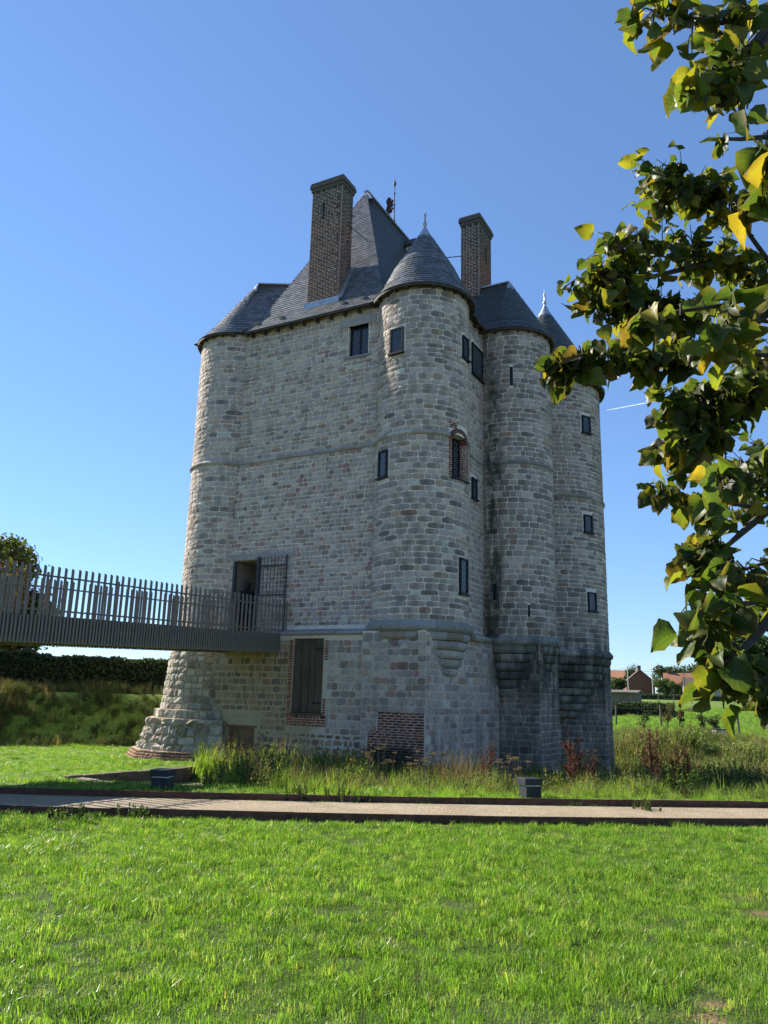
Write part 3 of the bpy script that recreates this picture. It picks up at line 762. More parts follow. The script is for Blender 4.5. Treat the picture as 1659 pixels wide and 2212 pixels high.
for (i, a0, a1, z0, z1) in TWIN:
    cx, cy, r = T[i]; p0 = Vector((cx + r * math.cos(R(a0)), cy + r * math.sin(R(a0)), z0)); p1 = Vector((cx + r * math.cos(R(a1)), cy + r * math.sin(R(a1)), z0))
    d = (p1 - p0); m = R((a0 + a1) / 2); sag = r * (1 - math.cos(R(a1 - a0) / 2))
    window(towers[i], p0 + Vector((math.cos(m), math.sin(m), 0)) * (sag + .002), d, (math.cos(m), math.sin(m), 0), d.length, z1 - z0)
    # pale lime margin round the frame
for (y0, y1, z0, z1) in SWIN:
    window(side, (X_SIDE + .004, y0, z0), (0, 1, 0), (1, 0, 0), y1 - y0, z1 - z0)
w1 = window(body, (WIN1[0] + .002, Y_FRONT + .17, WIN1[2] + .002), (1, 0, 0), (0, -1, 0), WIN1[1] - WIN1[0] - .004, WIN1[3] - WIN1[2] - .004, mull=1, sill=False)
# arched window of the corner tower: glazing behind a brick surround
cx, cy, r = T[1]; a0, a1, z0, z1 = ARCH
q0 = Vector((math.cos(a0) * (r - .24), math.sin(a0) * (r - .24), z0 + .01)); q1 = Vector((math.cos(a1) * (r - .24), math.sin(a1) * (r - .24), z0 + .01)); am = (a0 + a1) / 2
window(towers[1], q0, q1 - q0, (math.cos(am), math.sin(am), 0), (q1 - q0).length, z1 - z0 - .02, mull=1, sill=False)
fm1 = cyl_map(*T[1])
for (sa, sb, sd) in ((ARCH[0] * r - .12, ARCH[0] * r + .0, 201), (ARCH[1] * r - .0, ARCH[1] * r + .15, 202)):
    lay('brick', courses(sa, sb, ARCH[2] - .02, ARCH[3] - .12, (.066, .072), (.1, .16), (), sd, wav=.003), fm1, PAL_BRICK, towers[1], sd, proud=.02, rough=.006, joint=.006, jit=.004, bev=.003)
_a = ARCH[1]; _o = np.array([math.cos(_a) * r, math.sin(_a) * r, 0]); _d = np.array([-math.cos(_a), -math.sin(_a), 0])
lay('brick', courses(.0, .24, ARCH[2], ARCH[3] - .02, (.066, .072), (.1, .14), (), 203, wav=.002), plane_map(_o, _d, (math.sin(_a), -math.cos(_a), 0)), PAL_BRICK, towers[1], 203, proud=.006, rough=.004, joint=.005, jit=.003, bev=.003)
sm = (ARCH[0] + ARCH[1]) / 2 * r; hw = (ARCH[1] - ARCH[0]) / 2 * r
for k in range(13):          # voussoirs over the segmental head
    t0 = math.pi - k * math.pi / 13; t1 = math.pi - (k + 1) * math.pi / 13
    V = []
    prof = [(hw - .01, 0), (hw + .15, 0)]
    g = .02
    zc = ARCH[3] - .17
    for d in (-.20, .022):
        for (tt, q) in ((t0 - g, 0), (t1 + g, 0), (t1 + g, 1), (t0 - g, 1)):
            rad = prof[q][0]; V.append((sm + rad * math.cos(tt), zc + rad * math.sin(tt) * .72, d))
    V = fm1(np.array(V)); mb = MB(); mb.cur = tuple(tints(PAL_BRICK, 1, 300 + k)[0])
    mb.add([tuple(v) for v in V], [(4, 5, 6, 7), (0, 1, 5, 4), (1, 2, 6, 5), (2, 3, 7, 6), (3, 0, 4, 7)]); mb.build('voussoir', M['brick'], towers[1], tint=True)
lay('brick', courses(ARCH[0] * r - .14, ARCH[0] * r + .22, ARCH[3] + .16, ARCH[3] + .36, (.066, .07), (.12, .2), (), 205, wav=.003), fm1, PAL_BRICK, towers[1], 206, proud=.012, rough=.006, joint=.006, jit=.004, bev=.003)
mb = MB(); mb.box((math.cos(am) * (r - .10), math.sin(am) * (r - .10), ARCH[2] - .02), (.30, hw * 2 + .1, .05), am); mb.build('sill', M['frame'], towers[1])
for (i, a0, a1, z0, z1) in SLITS:
    cx, cy, r = T[i]; m = R((a0 + a1) / 2); mb = MB()
    mb.box((cx + (r + .002) * math.cos(m), cy + (r + .002) * math.sin(m), (z0 + z1) / 2), (.02, R(a1 - a0) * r, z1 - z0), m); mb.build('slit_window', M['frame'], towers[i])
for (p, dd) in (((.88, -.45), 0), ((.92, -.2), 0)):     # weep slots low in the plinth
    d = Vector((P2[0] - P1[0], P2[1] - P1[1], 0)).normalized(); mb = MB()
    mb.box((p[0] + .055, p[1] + .0, .33), (.03, .06, .24), math.atan2(d.y, d.x) - math.pi / 2); mb.build('slit_window', M['frame'], base2)

# ---- doors
def plank_door(name, parent, x0, x1, z0, z1, y, n, mat, mat2=None, seed=0):
    rr = random.Random(seed); mb = MB(); mb.b(x0, x1, y + .035, y + .06, z0, z1); d = mb.build(name, mat, parent)
    x = x0; ws = [rr.uniform(.8, 1.2) for _ in range(n)]; tot = sum(ws)
    for k in range(n):
        w = (x1 - x0) * ws[k] / tot; mb = MB(); o = rr.uniform(0, .008)
        mb.b(x + .005, x + w - .005, y + o, y + .034, z0 + .004, z1 - .004); p = mb.build('plank', mat, d); x += w
    return d
wd = plank_door('door', base, WD[0] + .01, WD[1] - .01, WD[2] + .01, WD[3] - .01, Y_BASE + .03, 4, M['wood_door'], seed=3)
for z in (2.86, 1.35):
    mb = MB(); mb.b(WD[1] - .32, WD[1] - .0, Y_BASE + .008, Y_BASE + .028, z, z + .045); mb.build('hinge', M['iron'], wd)
for x in (-3.19, -2.93):
    mb = MB(); mb.b(x - .02, x + .02, Y_BASE + .012, Y_BASE + .03, WD[2] + .02, WD[3] - .02); mb.build('cover_strip', M['wood_soffit'], wd)
mb = MB(); mb.b(WD[0] - .02, WD[1] + .02, Y_BASE - .03, Y_BASE + .12, WD[2] - .05, WD[2]); mb.build('sill', M['wood_door'], wd)
sd_ = plank_door('door', base, SD[0] + .01, SD[1] - .01, SD[2], SD[3] - .01, Y_BASE + .07, 7, M['wood_small'], seed=4)
mb = MB(); mb.b(SD[0] - .05, SD[1] + .08, Y_BASE - .012, Y_BASE + .1, SD[3] - .008, SD[3] + .05); mb.build('lintel', M['wood_small'], sd_)
# the barred gate folded back against the wall, and the narrow leaf at the other jamb
mb = MB(); gx0, gx1, gz0, gz1, gy = -5.12, -4.05, 3.34, 5.74, -.885
for (a, b) in ((gx0, gx0 + .035), (gx1 - .035, gx1)): mb.b(a, b, gy - .018, gy + .018, gz0, gz1)
for z in (gz0 + .05, 4.5, 5.40): mb.b(gx0 + .035, gx1 - .035, gy - .012, gy + .012, z, z + .045)
gate = mb.build('iron_gate', M['iron_grey'], body)
for k in range(8):
    x = gx0 + .10 + k * (gx1 - gx0 - .17) / 7.0; mb = MB(); mb.tube([(x, gy - .02, gz0 + .02), (x, gy - .02, gz1 - .01)], .011, 6); mb.build('gate_bar', M['iron_grey'], gate)
mb = MB(); mb.b(-6.155, -6.06, -.84, -.74, 3.3, 5.63); mb.build('gate_post', M['iron_grey'], body)
mb = MB(); mb.b(-5.185, -5.13, -.90, -.76, 3.3, 5.72); mb.build('gate_post', M['iron_grey'], body)
mb = MB(); mb.tube([(-6.40, -.80, 7.63), (-6.25, -.83, 7.60), (-6.33, -.82, 7.58), (-6.31, -.82, 7.12), (-6.22, -.83, 7.08)], .014, 5); mb.build('tie_anchor', M['iron'], body)

# ---- roofs: a boarded underside sheet, then slates
PAL_SLATE = [((.135, .136, .142), 8), ((.105, .107, .114), 6), ((.17, .172, .176), 5), ((.08, .082, .088), 4), ((.14, .135, .125), 2)]
PAL_MOSS_SHADE = [((.06, .067, .066), 6), ((.05, .058, .05), 5), ((.073, .078, .082), 4), ((.055, .064, .042), 3)]  # moss tones, darkened so the colour carries the shade of slopes off the sun
SLATE_F = np.array([(0, 1, 2, 3), (4, 5, 1, 0), (5, 6, 2, 1), (7, 4, 0, 3)])
def slate_piece(a, b, c, d, n, parent, tint):
    """a,b lower edge, c,d upper edge"""
    lift = n * .024; V = np.array([a + lift, b + lift, c + n * .006, d + n * .006, a + n * .004, b + n * .004, c - n * .004, d - n * .004])
    pool_add('slate', V, tint, parent)
def slate_plane(poly, e, parent, seed, row=.115, wid=(.17, .25), pal=PAL_SLATE):
    P = np.array(poly, float); n = np.cross(P[1] - P[0], P[2] - P[0]); n /= np.linalg.norm(n)
    if n[2] < 0: n = -n
    e = np.array(e, float); e /= np.linalg.norm(e); g = np.cross(n, e)
    if g[2] < 0: g = -g
    O = P[0]; X = (P - O) @ e; Y = (P - O) @ g; rr = random.Random(seed); t = Y.min(); k = 0
    def span(y):
        xs = []
        for i in range(len(X)):
            x0, y0, x1, y1 = X[i], Y[i], X[(i + 1) % len(X)], Y[(i + 1) % len(X)]
            if (y0 - y) * (y1 - y) <= 0 and abs(y1 - y0) > 1e-9: xs.append(x0 + (x1 - x0) * (y - y0) / (y1 - y0))
        return (min(xs), max(xs)) if len(xs) >= 2 else None
    while t < Y.max() - .03:
        s0 = span(min(t + .004, Y.max() - .002)); s1 = span(min(t + row, Y.max() - .002))
        if s0 and s1:
            x = s0[0] - (.1 if k % 2 else 0) - rr.random() * .03
            while x < s0[1]:
                w = rr.uniform(*wid); xa, xb = max(x, s0[0]), min(x + w - .006, s0[1])
                if xb - xa > .02:
                    ta, tb = t + rr.uniform(-.008, .004), t + rr.uniform(-.008, .004); tp = min(t + row * 1.5, Y.max())
                    ua, ub = max(xa, min(s1[0], xb)), min(xb, max(s1[1], xa))
                    if ub < ua: ua = ub = (ua + ub) / 2
                    slate_piece(O + e * xa + g * ta, O + e * xb + g * tb, O + e * ub + g * tp, O + e * ua + g * tp, n, parent, tints(pal, 1, rr.randrange(1 << 30))[0])
                x += w
        t += row; k += 1
def slate_cone(c, prof, a0, a1, parent, seed, row=.115, wid=.19, pal=PAL_SLATE, drift=(0, 0)):
    """prof: [(radius,z)...] from the eave up"""
    rr = random.Random(seed); k = 0
    for (r0, z0), (r1, z1) in zip(prof[:-1], prof[1:]):
        L = math.hypot(r1 - r0, z1 - z0); m = max(1, round(L / row)); nz = (r0 - r1) / L; nr = (z1 - z0) / L
        for j in range(m):
            f0, f1 = j / m, min((j + 1.5) / m, 1.0)
            ra, za = r0 + (r1 - r0) * f0, z0 + (z1 - z0) * f0; rb, zb = r0 + (r1 - r0) * f1, z0 + (z1 - z0) * f1
            N = max(4, int(abs(a1 - a0) * ra / wid)); off = rr.random() * .6
            for q in range(N + 1):
                t0 = a0 + (a1 - a0) * (q - off) / N; t1 = a0 + (a1 - a0) * (q + 1 - off) / N - .006 / max(ra, .1)
                t0, t1 = max(t0, a0), min(t1, a1)
                if t1 - t0 < .01: continue
                tm = (t0 + t1) / 2; n = np.array([math.cos(tm) * nr, math.sin(tm) * nr, nz])
                pt = lambda rr_, t, z: np.array([c[0] + drift[0] * (z - prof[0][1]) / (prof[-1][1] - prof[0][1]) + rr_ * math.cos(t), c[1] + drift[1] * (z - prof[0][1]) / (prof[-1][1] - prof[0][1]) + rr_ * math.sin(t), z])
                dz = rr.uniform(-.006, .004)
                slate_piece(pt(ra, t0, za + dz), pt(ra, t1, za + dz), pt(rb, t1, zb), pt(rb, t0, zb), n, parent, tints(pal, 1, rr.randrange(1 << 30))[0])
            k += 1
XL, XR, YF, YB = -8.45, 1.27, -1.04, 10.45
xl, xr, yf, yb = -5.95, -1.25, -.46, 9.0; ZM = 14.25
AX, AY0, AY1, AZ = -3.6, 2.36, 6.4, 20.33
def sheet(name, polys, mat, parent, drop=0.0):
    mb = MB()
    for p in polys: mb.add([(x, y, z - drop) for x, y, z in p], [tuple(range(len(p)))])
    return mb.build(name, mat, parent)
polysM = [[(XL, YF, Z_EAVE), (XR, YF, Z_EAVE), (xr, yf, ZM), (xl, yf, ZM)], [(xl, yf, ZM), (xr, yf, ZM), (AX, AY0, AZ)],
          [(XR, YF, Z_EAVE), (XR, YB, Z_EAVE), (xr, yb, ZM), (xr, yf, ZM)], [(xr, yf, ZM), (xr, yb, ZM), (AX, AY1, AZ), (AX, AY0, AZ)],
          [(XL, YB, Z_EAVE), (XL, YF, Z_EAVE), (xl, yf, ZM), (xl, yb, ZM)], [(xl, yb, ZM), (xl, yf, ZM), (AX, AY0, AZ), (AX, AY1, AZ)],
          [(XR, YB, Z_EAVE), (XL, YB, Z_EAVE), (xl, yb, ZM), (xr, yb, ZM)], [(xr, yb, ZM), (xl, yb, ZM), (AX, AY1, AZ)]]
roof = sheet('roof', polysM, M['wood_soffit'], keep)
slate_plane(polysM[0], (1, 0, 0), roof, 401); slate_plane(polysM[1], (1, 0, 0), roof, 402)
slate_plane(polysM[2], (0, 1, 0), roof, 403, pal=PAL_MOSS_SHADE); slate_plane(polysM[3], (0, 1, 0), roof, 404, wid=(.2, .3), pal=PAL_MOSS_SHADE)
slate_plane(polysM[4], (0, 1, 0), roof, 405, row=.16, wid=(.3, .45)); slate_plane(polysM[5], (0, 1, 0), roof, 406, row=.16, wid=(.3, .45))
mb = MB(); mb.bar((AX, AY0 - .05, AZ + .03), (AX, AY1 + .05, AZ + .03), .20, .06); mb.tube([(AX, AY0 - .02, AZ + .06), (AX, AY1 + .02, AZ + .06)], .05, 8); mb.build('ridge_capping', M['lead'], roof)
mb = MB()   # lead cap at the near end of the ridge
for p in (((AX - .36, AY0 - .19, AZ - .46), (AX + .36, AY0 - .19, AZ - .46)), ((AX + .36, AY0 - .19, AZ - .46), (AX + .30, AY0 + .5, AZ - .42)), ((AX - .30, AY0 + .5, AZ - .42), (AX - .36, AY0 - .19, AZ - .46))):
    mb.add([p[0], p[1], (AX, AY0 - .01, AZ + .09)], [(0, 1, 2)])
mb.build('lead_cap', M['lead'], roof)
# fascia and gutter board along the eaves, rafter feet below
def eave_line(p, q, n, name='fascia'):
    p = Vector(p); q = Vector(q); n = Vector(n); d = (q - p).normalized(); mb = MB()
    mb.bar(p - n * .02 - Vector((0, 0, .035)), q - n * .02 - Vector((0, 0, .035)), .05, .07); mb.build(name, M['wood_soffit'], roof)
    L = (q - p).length; k = .25
    while k < L - .1:
        mb = MB(); c = p + d * k - Vector((0, 0, .10)); mb.bar(c - n * .05, c - n * .34, .075, .10); mb.build('rafter_foot', M['wood_soffit'], roof); k += .52
eave_line((-6.25, YF, Z_EAVE), (-1.35, YF, Z_EAVE), (0, -1, 0)); eave_line((XR, 1.35, Z_EAVE), (XR, 2.3, Z_EAVE), (1, 0, 0))
sheet('soffit', [[(XL, YF + .02, Z_EAVE - .02), (XR, YF + .02, Z_EAVE - .02), (XR, YF + .4, Z_EAVE + .05), (XL, YF + .4, Z_EAVE + .05)], [(XR - .02, YF, Z_EAVE - .02), (XR - .02, YB, Z_EAVE - .02), (XR - .4, YB, Z_EAVE + .05), (XR - .4, YF, Z_EAVE + .05)]], M['wood_soffit'], roof)
def eave_ring(c, rad, rw, a0, a1, parent):
    mb = MB(); n = int(abs(a1 - a0) * rad / .12)
    mb.lathe((c[0], c[1], 0), [(rw - .06, Z_EAVE + .06), (rw - .02, Z_EAVE - .03), (rad - .04, Z_EAVE - .07), (rad - .005, Z_EAVE - .075), (rad + .005, Z_EAVE - .01), (rad - .03, Z_EAVE + .005)], n, a0, a1); mb.build('eave_board', M['wood_soffit'], parent)
    k = a0 + .1
    while k < a1:
        mb = MB(); mb.box((c[0] + (rad - .13) * math.cos(k), c[1] + (rad - .13) * math.sin(k), Z_EAVE - .085), (.22, .06, .05), k); mb.build('rafter_foot', M['wood_soffit'], parent); k += .42 / rad
def finial(c, z, s, parent):
    mb = MB(); mb.lathe((c[0], c[1], z), [(.30 * s, -.34 * s), (.13 * s, -.02 * s), (.055 * s, .14 * s), (.04 * s, .22 * s), (.075 * s, .26 * s), (.075 * s, .30 * s), (.036 * s, .33 * s), (.03 * s, .55 * s), (.048 * s, .60 * s), (.046 * s, .64 * s), (.02 * s, .67 * s), (.012 * s, .80 * s), (0, .82 * s)], 14)
    mb.build('finial', M['lead'], parent, smooth=True)
# cone of the near corner tower and of the far corner tower
for i, rl, za, zf in ((1, 1.61, 16.55, 16.22), (3, 2.24, 17.8, 17.40)):
    c = T[i]; k = 1.0; prof = [(rl, Z_EAVE), (rl - .28, Z_EAVE + .42), (rl * .60, Z_EAVE + (za - Z_EAVE) * .40), (.22, zf - .22)]
    mb = MB(); mb.lathe((c[0], c[1], 0), [(r_ - .015, z_ - .015) for r_, z_ in prof] + [(0, zf)], 40); rf = mb.build('roof', M['wood_soffit'], keep)
    slate_cone(c, prof, -math.pi, math.pi, rf, 410 + i, pal=PAL_MOSS_SHADE if i == 3 else PAL_SLATE); eave_ring(c, rl, c[2], -math.pi, math.pi, rf); finial(c, zf, .95 if i == 1 else 1.1, rf)
# apsed roofs of the left tower and the middle tower: half cone and two planes running into the main roof
def apse(i, rl, zr, wdir, length, seed, sides, shift=0.0, pal=PAL_SLATE):
    c = T[i]; w = np.array([*wdir, 0.]); w /= np.linalg.norm(w); aw = math.atan2(w[1], w[0]); zr_ = zr
    prof = [(rl, Z_EAVE), (rl - .30, Z_EAVE + .46), (.05, zr)]; dr = w[:2] * shift
    a0, a1 = aw + math.pi / 2, aw + 3 * math.pi / 2
    mb = MB(); fz = [(z_ - Z_EAVE) / (zr - Z_EAVE) for _, z_ in prof]
    for k in range(2):
        for q in range(24):
            t0, t1 = a0 + (a1 - a0) * q / 24, a0 + (a1 - a0) * (q + 1) / 24
            mb.add([(c[0] + dr[0] * fz[m] + (prof[m][0] - .012) * math.cos(t), c[1] + dr[1] * fz[m] + (prof[m][0] - .012) * math.sin(t), prof[m][1] - .012) for m, t in ((k, t0), (k, t1), (k + 1, t1), (k + 1, t0))], [(0, 1, 2, 3)])
    C = np.array([c[0], c[1], 0.]); polys = []
    for sgn, (le, lr) in zip((1, -1), sides):
        p = np.array([-w[1], w[0], 0]) * sgn
        e0, e1 = C + p * rl, C + p * rl + w * le; m0, m1 = C + p * (rl - .3), C + p * (rl - .3) + w * (le + (lr - le) * .2); r0, r1 = C + p * .03 + w * shift, C + w * lr; m0 = m0 + w * shift * fz[1]
        A = [(*e0[:2], Z_EAVE), (*e1[:2], Z_EAVE), (*m1[:2], Z_EAVE + .46), (*m0[:2], Z_EAVE + .46)]
        B = [(*m0[:2], Z_EAVE + .46), (*m1[:2], Z_EAVE + .46), (*r1[:2], zr), (*r0[:2], zr)]
        for q in (A, B): mb.add(q, [(0, 1, 2, 3)]); polys.append((q, w))
    rf = mb.build('roof', M['wood_soffit'], keep)
    slate_cone(c, prof, a0, a1, rf, seed, drift=dr, pal=pal); C = C + w * shift
    for k, (q, e) in enumerate(polys): slate_plane(q, e, rf, seed + 1 + k, pal=pal)
    eave_ring(c, rl, c[2], a0 - .12, a1 + .12, rf)
    e = C + w * (length); mb = MB(); mb.bar((C[0] - w[0] * .03, C[1] - w[1] * .03, zr + .03), (e[0], e[1], zr + .03), .16, .05); mb.lathe((C[0], C[1], zr), [(.30, -.42), (.15, -.12), (.03, .06), (0, .07)], 12, a0, a1); mb.build('ridge_capping', M['lead'], rf)
    return rf
apse(0, 1.44, 16.1, (.8826, .4701), 2.2, 430, ((2.4, 3.2), (.35, 2.9)), .55)
apse(2, 1.52, 15.95, (-1, 0), 3.4, 440, ((1.2, 3.4), (1.2, 3.4)), pal=PAL_MOSS_SHADE)
# dormer on the far side slope, its near roof plane and cheek showing behind the corner cone
mb = MB(); dz = 20.05
mb.add([(-3.6, 5.5, dz), (-2.5, 5.5, dz), (-2.5, 4.85, dz - .68), (-3.5, 4.85, dz - .68)], [(0, 1, 2, 3)]); mb.add([(-3.6, 5.5, dz), (-2.5, 5.5, dz), (-2.5, 6.2, dz - .68), (-3.5, 6.2, dz - .68)], [(0, 1, 2, 3)])
dorm = mb.build('dormer', M['wood_soffit'], keep)
slate_plane([(-3.5, 4.85, dz - .68), (-2.5, 4.85, dz - .68), (-2.5, 5.5, dz), (-3.6, 5.5, dz)], (1, 0, 0), dorm, 450, pal=PAL_MOSS_SHADE)
mb = MB(); mb.b(-3.5, -2.6, 5.0, 6.05, 15.6, dz - .62); mb.build('cheek', M['mortar'], dorm)
# snow-hook vents scattered on the slates
def vent(p, n, parent):
    mb = MB(); p = Vector(p); n = Vector(n).normalized(); up = Vector((0, 0, 1)); sd = n.cross(up).normalized(); g = sd.cross(n)
    mb.add([p - sd * .07 - g * .02 + n * .03, p + sd * .07 - g * .02 + n * .03, p + sd * .06 + n * .12, p - sd * .06 + n * .12, p - sd * .07 + g * .2 + n * .02, p + sd * .07 + g * .2 + n * .02], [(0, 1, 2, 3), (3, 2, 5, 4), (0, 3, 4), (1, 5, 2)])
    mb.build('roof_vent', M['lead'], parent)
for x in (-5.9, -4.9, -2.5, -1.75): vent((x, -.80, 13.81), (0, -.79, .61), roof)
vent((-4.05, 1.78, 19.05), (0, -.9, .42), roof)

# ---- chimneys
def chimney(x0, x1, y0, y1, z0, z1, seed):
    mb = MB(); mb.b(x0 + .004, x1 - .004, y0 + .004, y1 - .004, z0, z1 - .1); ch = mb.build('chimney', M['mortar'], keep)
    def soot(C, t):
        k = np.clip((C[:, 2] - (z1 - 1.7)) / .9 + (vnoise(C[:, 0] * 2, C[:, 2] * 2, 3) - .5) * .8, 0, 1)[:, None] * .85
        return t * (1 - k) + np.array([.105, .098, .082]) * k
    for (o, d, n, L, s) in (((x0, y0, 0), (1, 0, 0), (0, -1, 0), x1 - x0, 1), ((x1, y0, 0), (0, 1, 0), (1, 0, 0), y1 - y0, 2), ((x0, y1, 0), (0, -1, 0), (-1, 0, 0), y1 - y0, 3)):
        lay('brick', courses(0, L, z0, z1 - .34, (.072, .074), (.205, .235), (), seed + s, wav=.003), plane_map(o, d, n), PAL_CHIM, ch, seed + s, soot, proud=.009, rough=.004, joint=.006, jit=.003, bev=.003)
    for k, (e, za, zb) in enumerate(((.035, z1 - .34, z1 - .22), (.075, z1 - .22, z1 - .08), (.05, z1 - .08, z1))):
        mb = MB(); mb.cur = (.125, .11, .09); mb.b(x0 - e, x1 + e, y0 - e, y1 + e, za + .002, zb - .002); mb.build('cap_course', M['brick'], ch, tint=True)
    for k in range(2):
        mb = MB(); xx = x0 + (x1 - x0) * (.3 + .4 * k); mb.lathe((xx, (y0 + y1) / 2, z1), [(.0, .005), (.13, .005), (.12, .06), (.09, .06), (.09, .01)], 12); mb.build('flue_rim', M['brick'], ch)
    return ch
ch1 = chimney(-4.08, -2.87, -.53, .2, 14.0, 18.9, 500)
ch2 = chimney(-.18, .53, 3.5, 4.75, 14.2, 18.9, 510)
mb = MB(); mb.b(-4.16, -2.80, -.585, -.535, 14.05, 14.32); mb.bar((-2.82, -.55, 14.25), (-2.82, .22, 15.75), .06, .22, (1, 0, 0)); mb.build('flashing', M['lead'], ch1)
mb = MB(); mb.b(-3.62, -3.56, -.56, -.54, 17.4, 18.0); mb.build('iron_tie', M['iron'], ch1)
mb = MB(); mb.b(.54, .56, 4.15, 4.20, 17.2, 17.9); mb.build('iron_tie', M['iron'], ch2)
mb = MB(); mb.tube([(-2.87, -.1, 17.25), (-2.6, .95, 17.1)], .013, 5); mb.build('stay_rod', M['iron'], ch1)
mb = MB(); mb.tube([(-.18, 3.6, 17.4), (-2.55, 3.2, 17.55)], .016, 5); mb.build('stay_rod', M['iron'], ch2)

# ---- weather vane: a heraldic beast cut from plate, standing beside its rod
vx, vy = AX, 4.65
mb = MB(); mb.lathe((vx, vy, AZ), [(.07, .0), (.05, .12), (.075, .17), (.03, .22), (.024, .9), (.05, .93), (.024, .97), (.024, 1.42), (.05, 1.46), (.02, 1.5), (.018, 1.78), (.055, 1.84), (.06, 1.95), (.02, 2.02), (.008, 2.16), (0, 2.17)], 10)
vane = mb.build('weather_vane', M['iron_grey'], roof, smooth=True)
beast = [(.02, .62), (.05, .70), (.13, .72), (.10, .64), (.17, .60), (.24, .62), (.27, .56), (.20, .52), (.30, .50), (.38, .44), (.36, .52), (.42, .56), (.47, .66), (.44, .80), (.40, .92), (.36, 1.02), (.40, 1.08), (.43, 1.20), (.38, 1.27), (.30, 1.31), (.24, 1.28), (.21, 1.20), (.16, 1.17), (.20, 1.11), (.24, 1.09), (.14, 1.07), (.06, 1.10), (.04, 1.03), (.12, .98), (.18, .96), (.10, .92), (.03, .93), (.02, .86), (.12, .84), (.20, .82), (.16, .74), (.08, .78), (.0, .72)]
mb = MB(); n = len(beast); tk = .022
dxl = Vector((-.93, .36, 0))
V = [Vector((vx, vy, AZ)) + dxl * (a * 1.15 + .01) + Vector((0, 0, b * 1.12 - .02)) + Vector((.36, .93, 0)) * s for s in (-tk, tk) for a, b in beast]
mb.add(V, [(i, (i + 1) % n, n + (i + 1) % n, n + i) for i in range(n)] + [tuple(range(n)), tuple(range(2 * n - 1, n - 1, -1))]); mb.build('vane_figure', M['matt_black'], vane)

# ---- turn the pools into objects: the 300 that show largest become pieces, the rest one joined part
def flush(kind, faces, mat, restname, limit=300):
    L = POOL[kind]
    V = np.stack([p[0] for p in L]); C = np.stack([p[1] for p in L]); px, d = to_px(to_world(V))
    q = px * np.array([768, 1024]); k = min(V.shape[1], 12 if V.shape[1] > 8 else 4)
    area = (q[:, :k, 0].max(1) - q[:, :k, 0].min(1)) * (q[:, :k, 1].max(1) - q[:, :k, 1].min(1))
    # facing: outward normal of the front against the view
    a, b, c = (0, 3, 8) if V.shape[1] > 8 else (0, 1, 3)
    n = np.cross(V[:, b] - V[:, a], V[:, c] - V[:, a]); n /= np.linalg.norm(n, axis=1, keepdims=True) + 1e-9
    W = to_world(V[:, a]); Nw = n[:, 0:1] * CU + n[:, 1:2] * CV + n[:, 2:3] * np.array([0, 0, 1.])
    view = np.array(EYE) - W; face = (Nw * view).sum(1) / np.linalg.norm(view, axis=1)
    inside = (px[:, :k, 0].min(1) > 0) & (px[:, :k, 0].max(1) < 1) & (px[:, :k, 1].min(1) > 0) & (px[:, :k, 1].max(1) < .74)
    score = np.where((face > .25) & inside, area * (face > .25), -1)
    if kind == 'stone': score = np.where(V[:, 0, 2] < .6, -1, score)
    top = set(np.argsort(-score)[:limit].tolist())
    for i in sorted(top):
        Vi = V[i]; ctr = Vi.mean(0)
        me = mesh_np(kind, Vi - ctr, faces, np.tile(C[i], (V.shape[1], 1))); o = obj(kind, me, mat, L[i][2]); o.location = ctr
    rest = [i for i in range(len(L)) if i not in top]
    Vr = V[rest]; m = V.shape[1]
    Fr = (faces[None] + (np.arange(len(rest)) * m)[:, None, None]).reshape(-1, faces.shape[1])
    me = mesh_np(restname, Vr.reshape(-1, 3), Fr, np.repeat(C[rest], m, axis=0)); o = obj(restname, me, mat, keep); tag(o, kind='stuff')
    print(kind, len(L), 'pieces')
flush('stone', BLOCK_F, M['stone'], 'stonework'); flush('brick', BLOCK_F, M['brick'], 'brickwork'); flush('slate', SLATE_F, M['slate'], 'slates')
# ================================================================== terrain
def sstep(a, b, x): t = np.clip((np.asarray(x, float) - a) / (b - a), 0, 1); return t * t * (3 - 2 * t)
TR = [(-6.75, 17.95), (-4.7, 20.7), (-3.0, 19.0), (-3.9, 15.9), (-5.6, 16.9)]       # sunken way by the postern
def in_poly(x, y, P):
    c = np.zeros(np.shape(x), bool)
    for (x0, y0), (x1, y1) in zip(P, P[1:] + P[:1]):
        with np.errstate(divide='ignore', invalid='ignore'):
            t = ((y0 > y) != (y1 > y)) & (x < (x1 - x0) * (y - y0) / (y1 - y0 + 1e-12) + x0)
        c ^= t
    return c
def gz(x, y):
    x = np.asarray(x, float); y = np.asarray(y, float); D = np.hypot(x, y); az = np.degrees(np.arctan2(x, np.maximum(y, .01)))
    z = -.38 * sstep(13.8, 17.5, y) + (vnoise(x * .9, y * .9, 2) - .5) * .05 * sstep(1, 4, np.abs(y - 11.7) + .0 * x)
    wl_ = sstep(-9, -13, az); wr = sstep(13.5, 17.5, az)
    left = 1.8 * np.clip((D - 30.6) / 2.0, 0, 1) + .012 * np.maximum(D - 34, 0)
    right = -1.0 * sstep(16.6, 21.5, D) + 1.55 * sstep(29.6, 37, D) + .0185 * np.clip(D - 36, 0, 77) + .011 * np.maximum(D - 110, 0) + (vnoise(x * .35, y * .35, 5) - .5) * .35 * sstep(26, 30, D) * sstep(42, 36, D)
    mid = -.25 * sstep(19, 23, D) * sstep(5, 13, az) + .3 * sstep(40, 60, D) + .012 * np.maximum(D - 60, 0)
    z = z + wl_ * left + wr * right + (1 - wl_) * (1 - wr) * mid
    return np.where(in_poly(x, y, TR), -.66, z)
def G(x, y): return float(gz(np.array([x]), np.array([y]))[0])
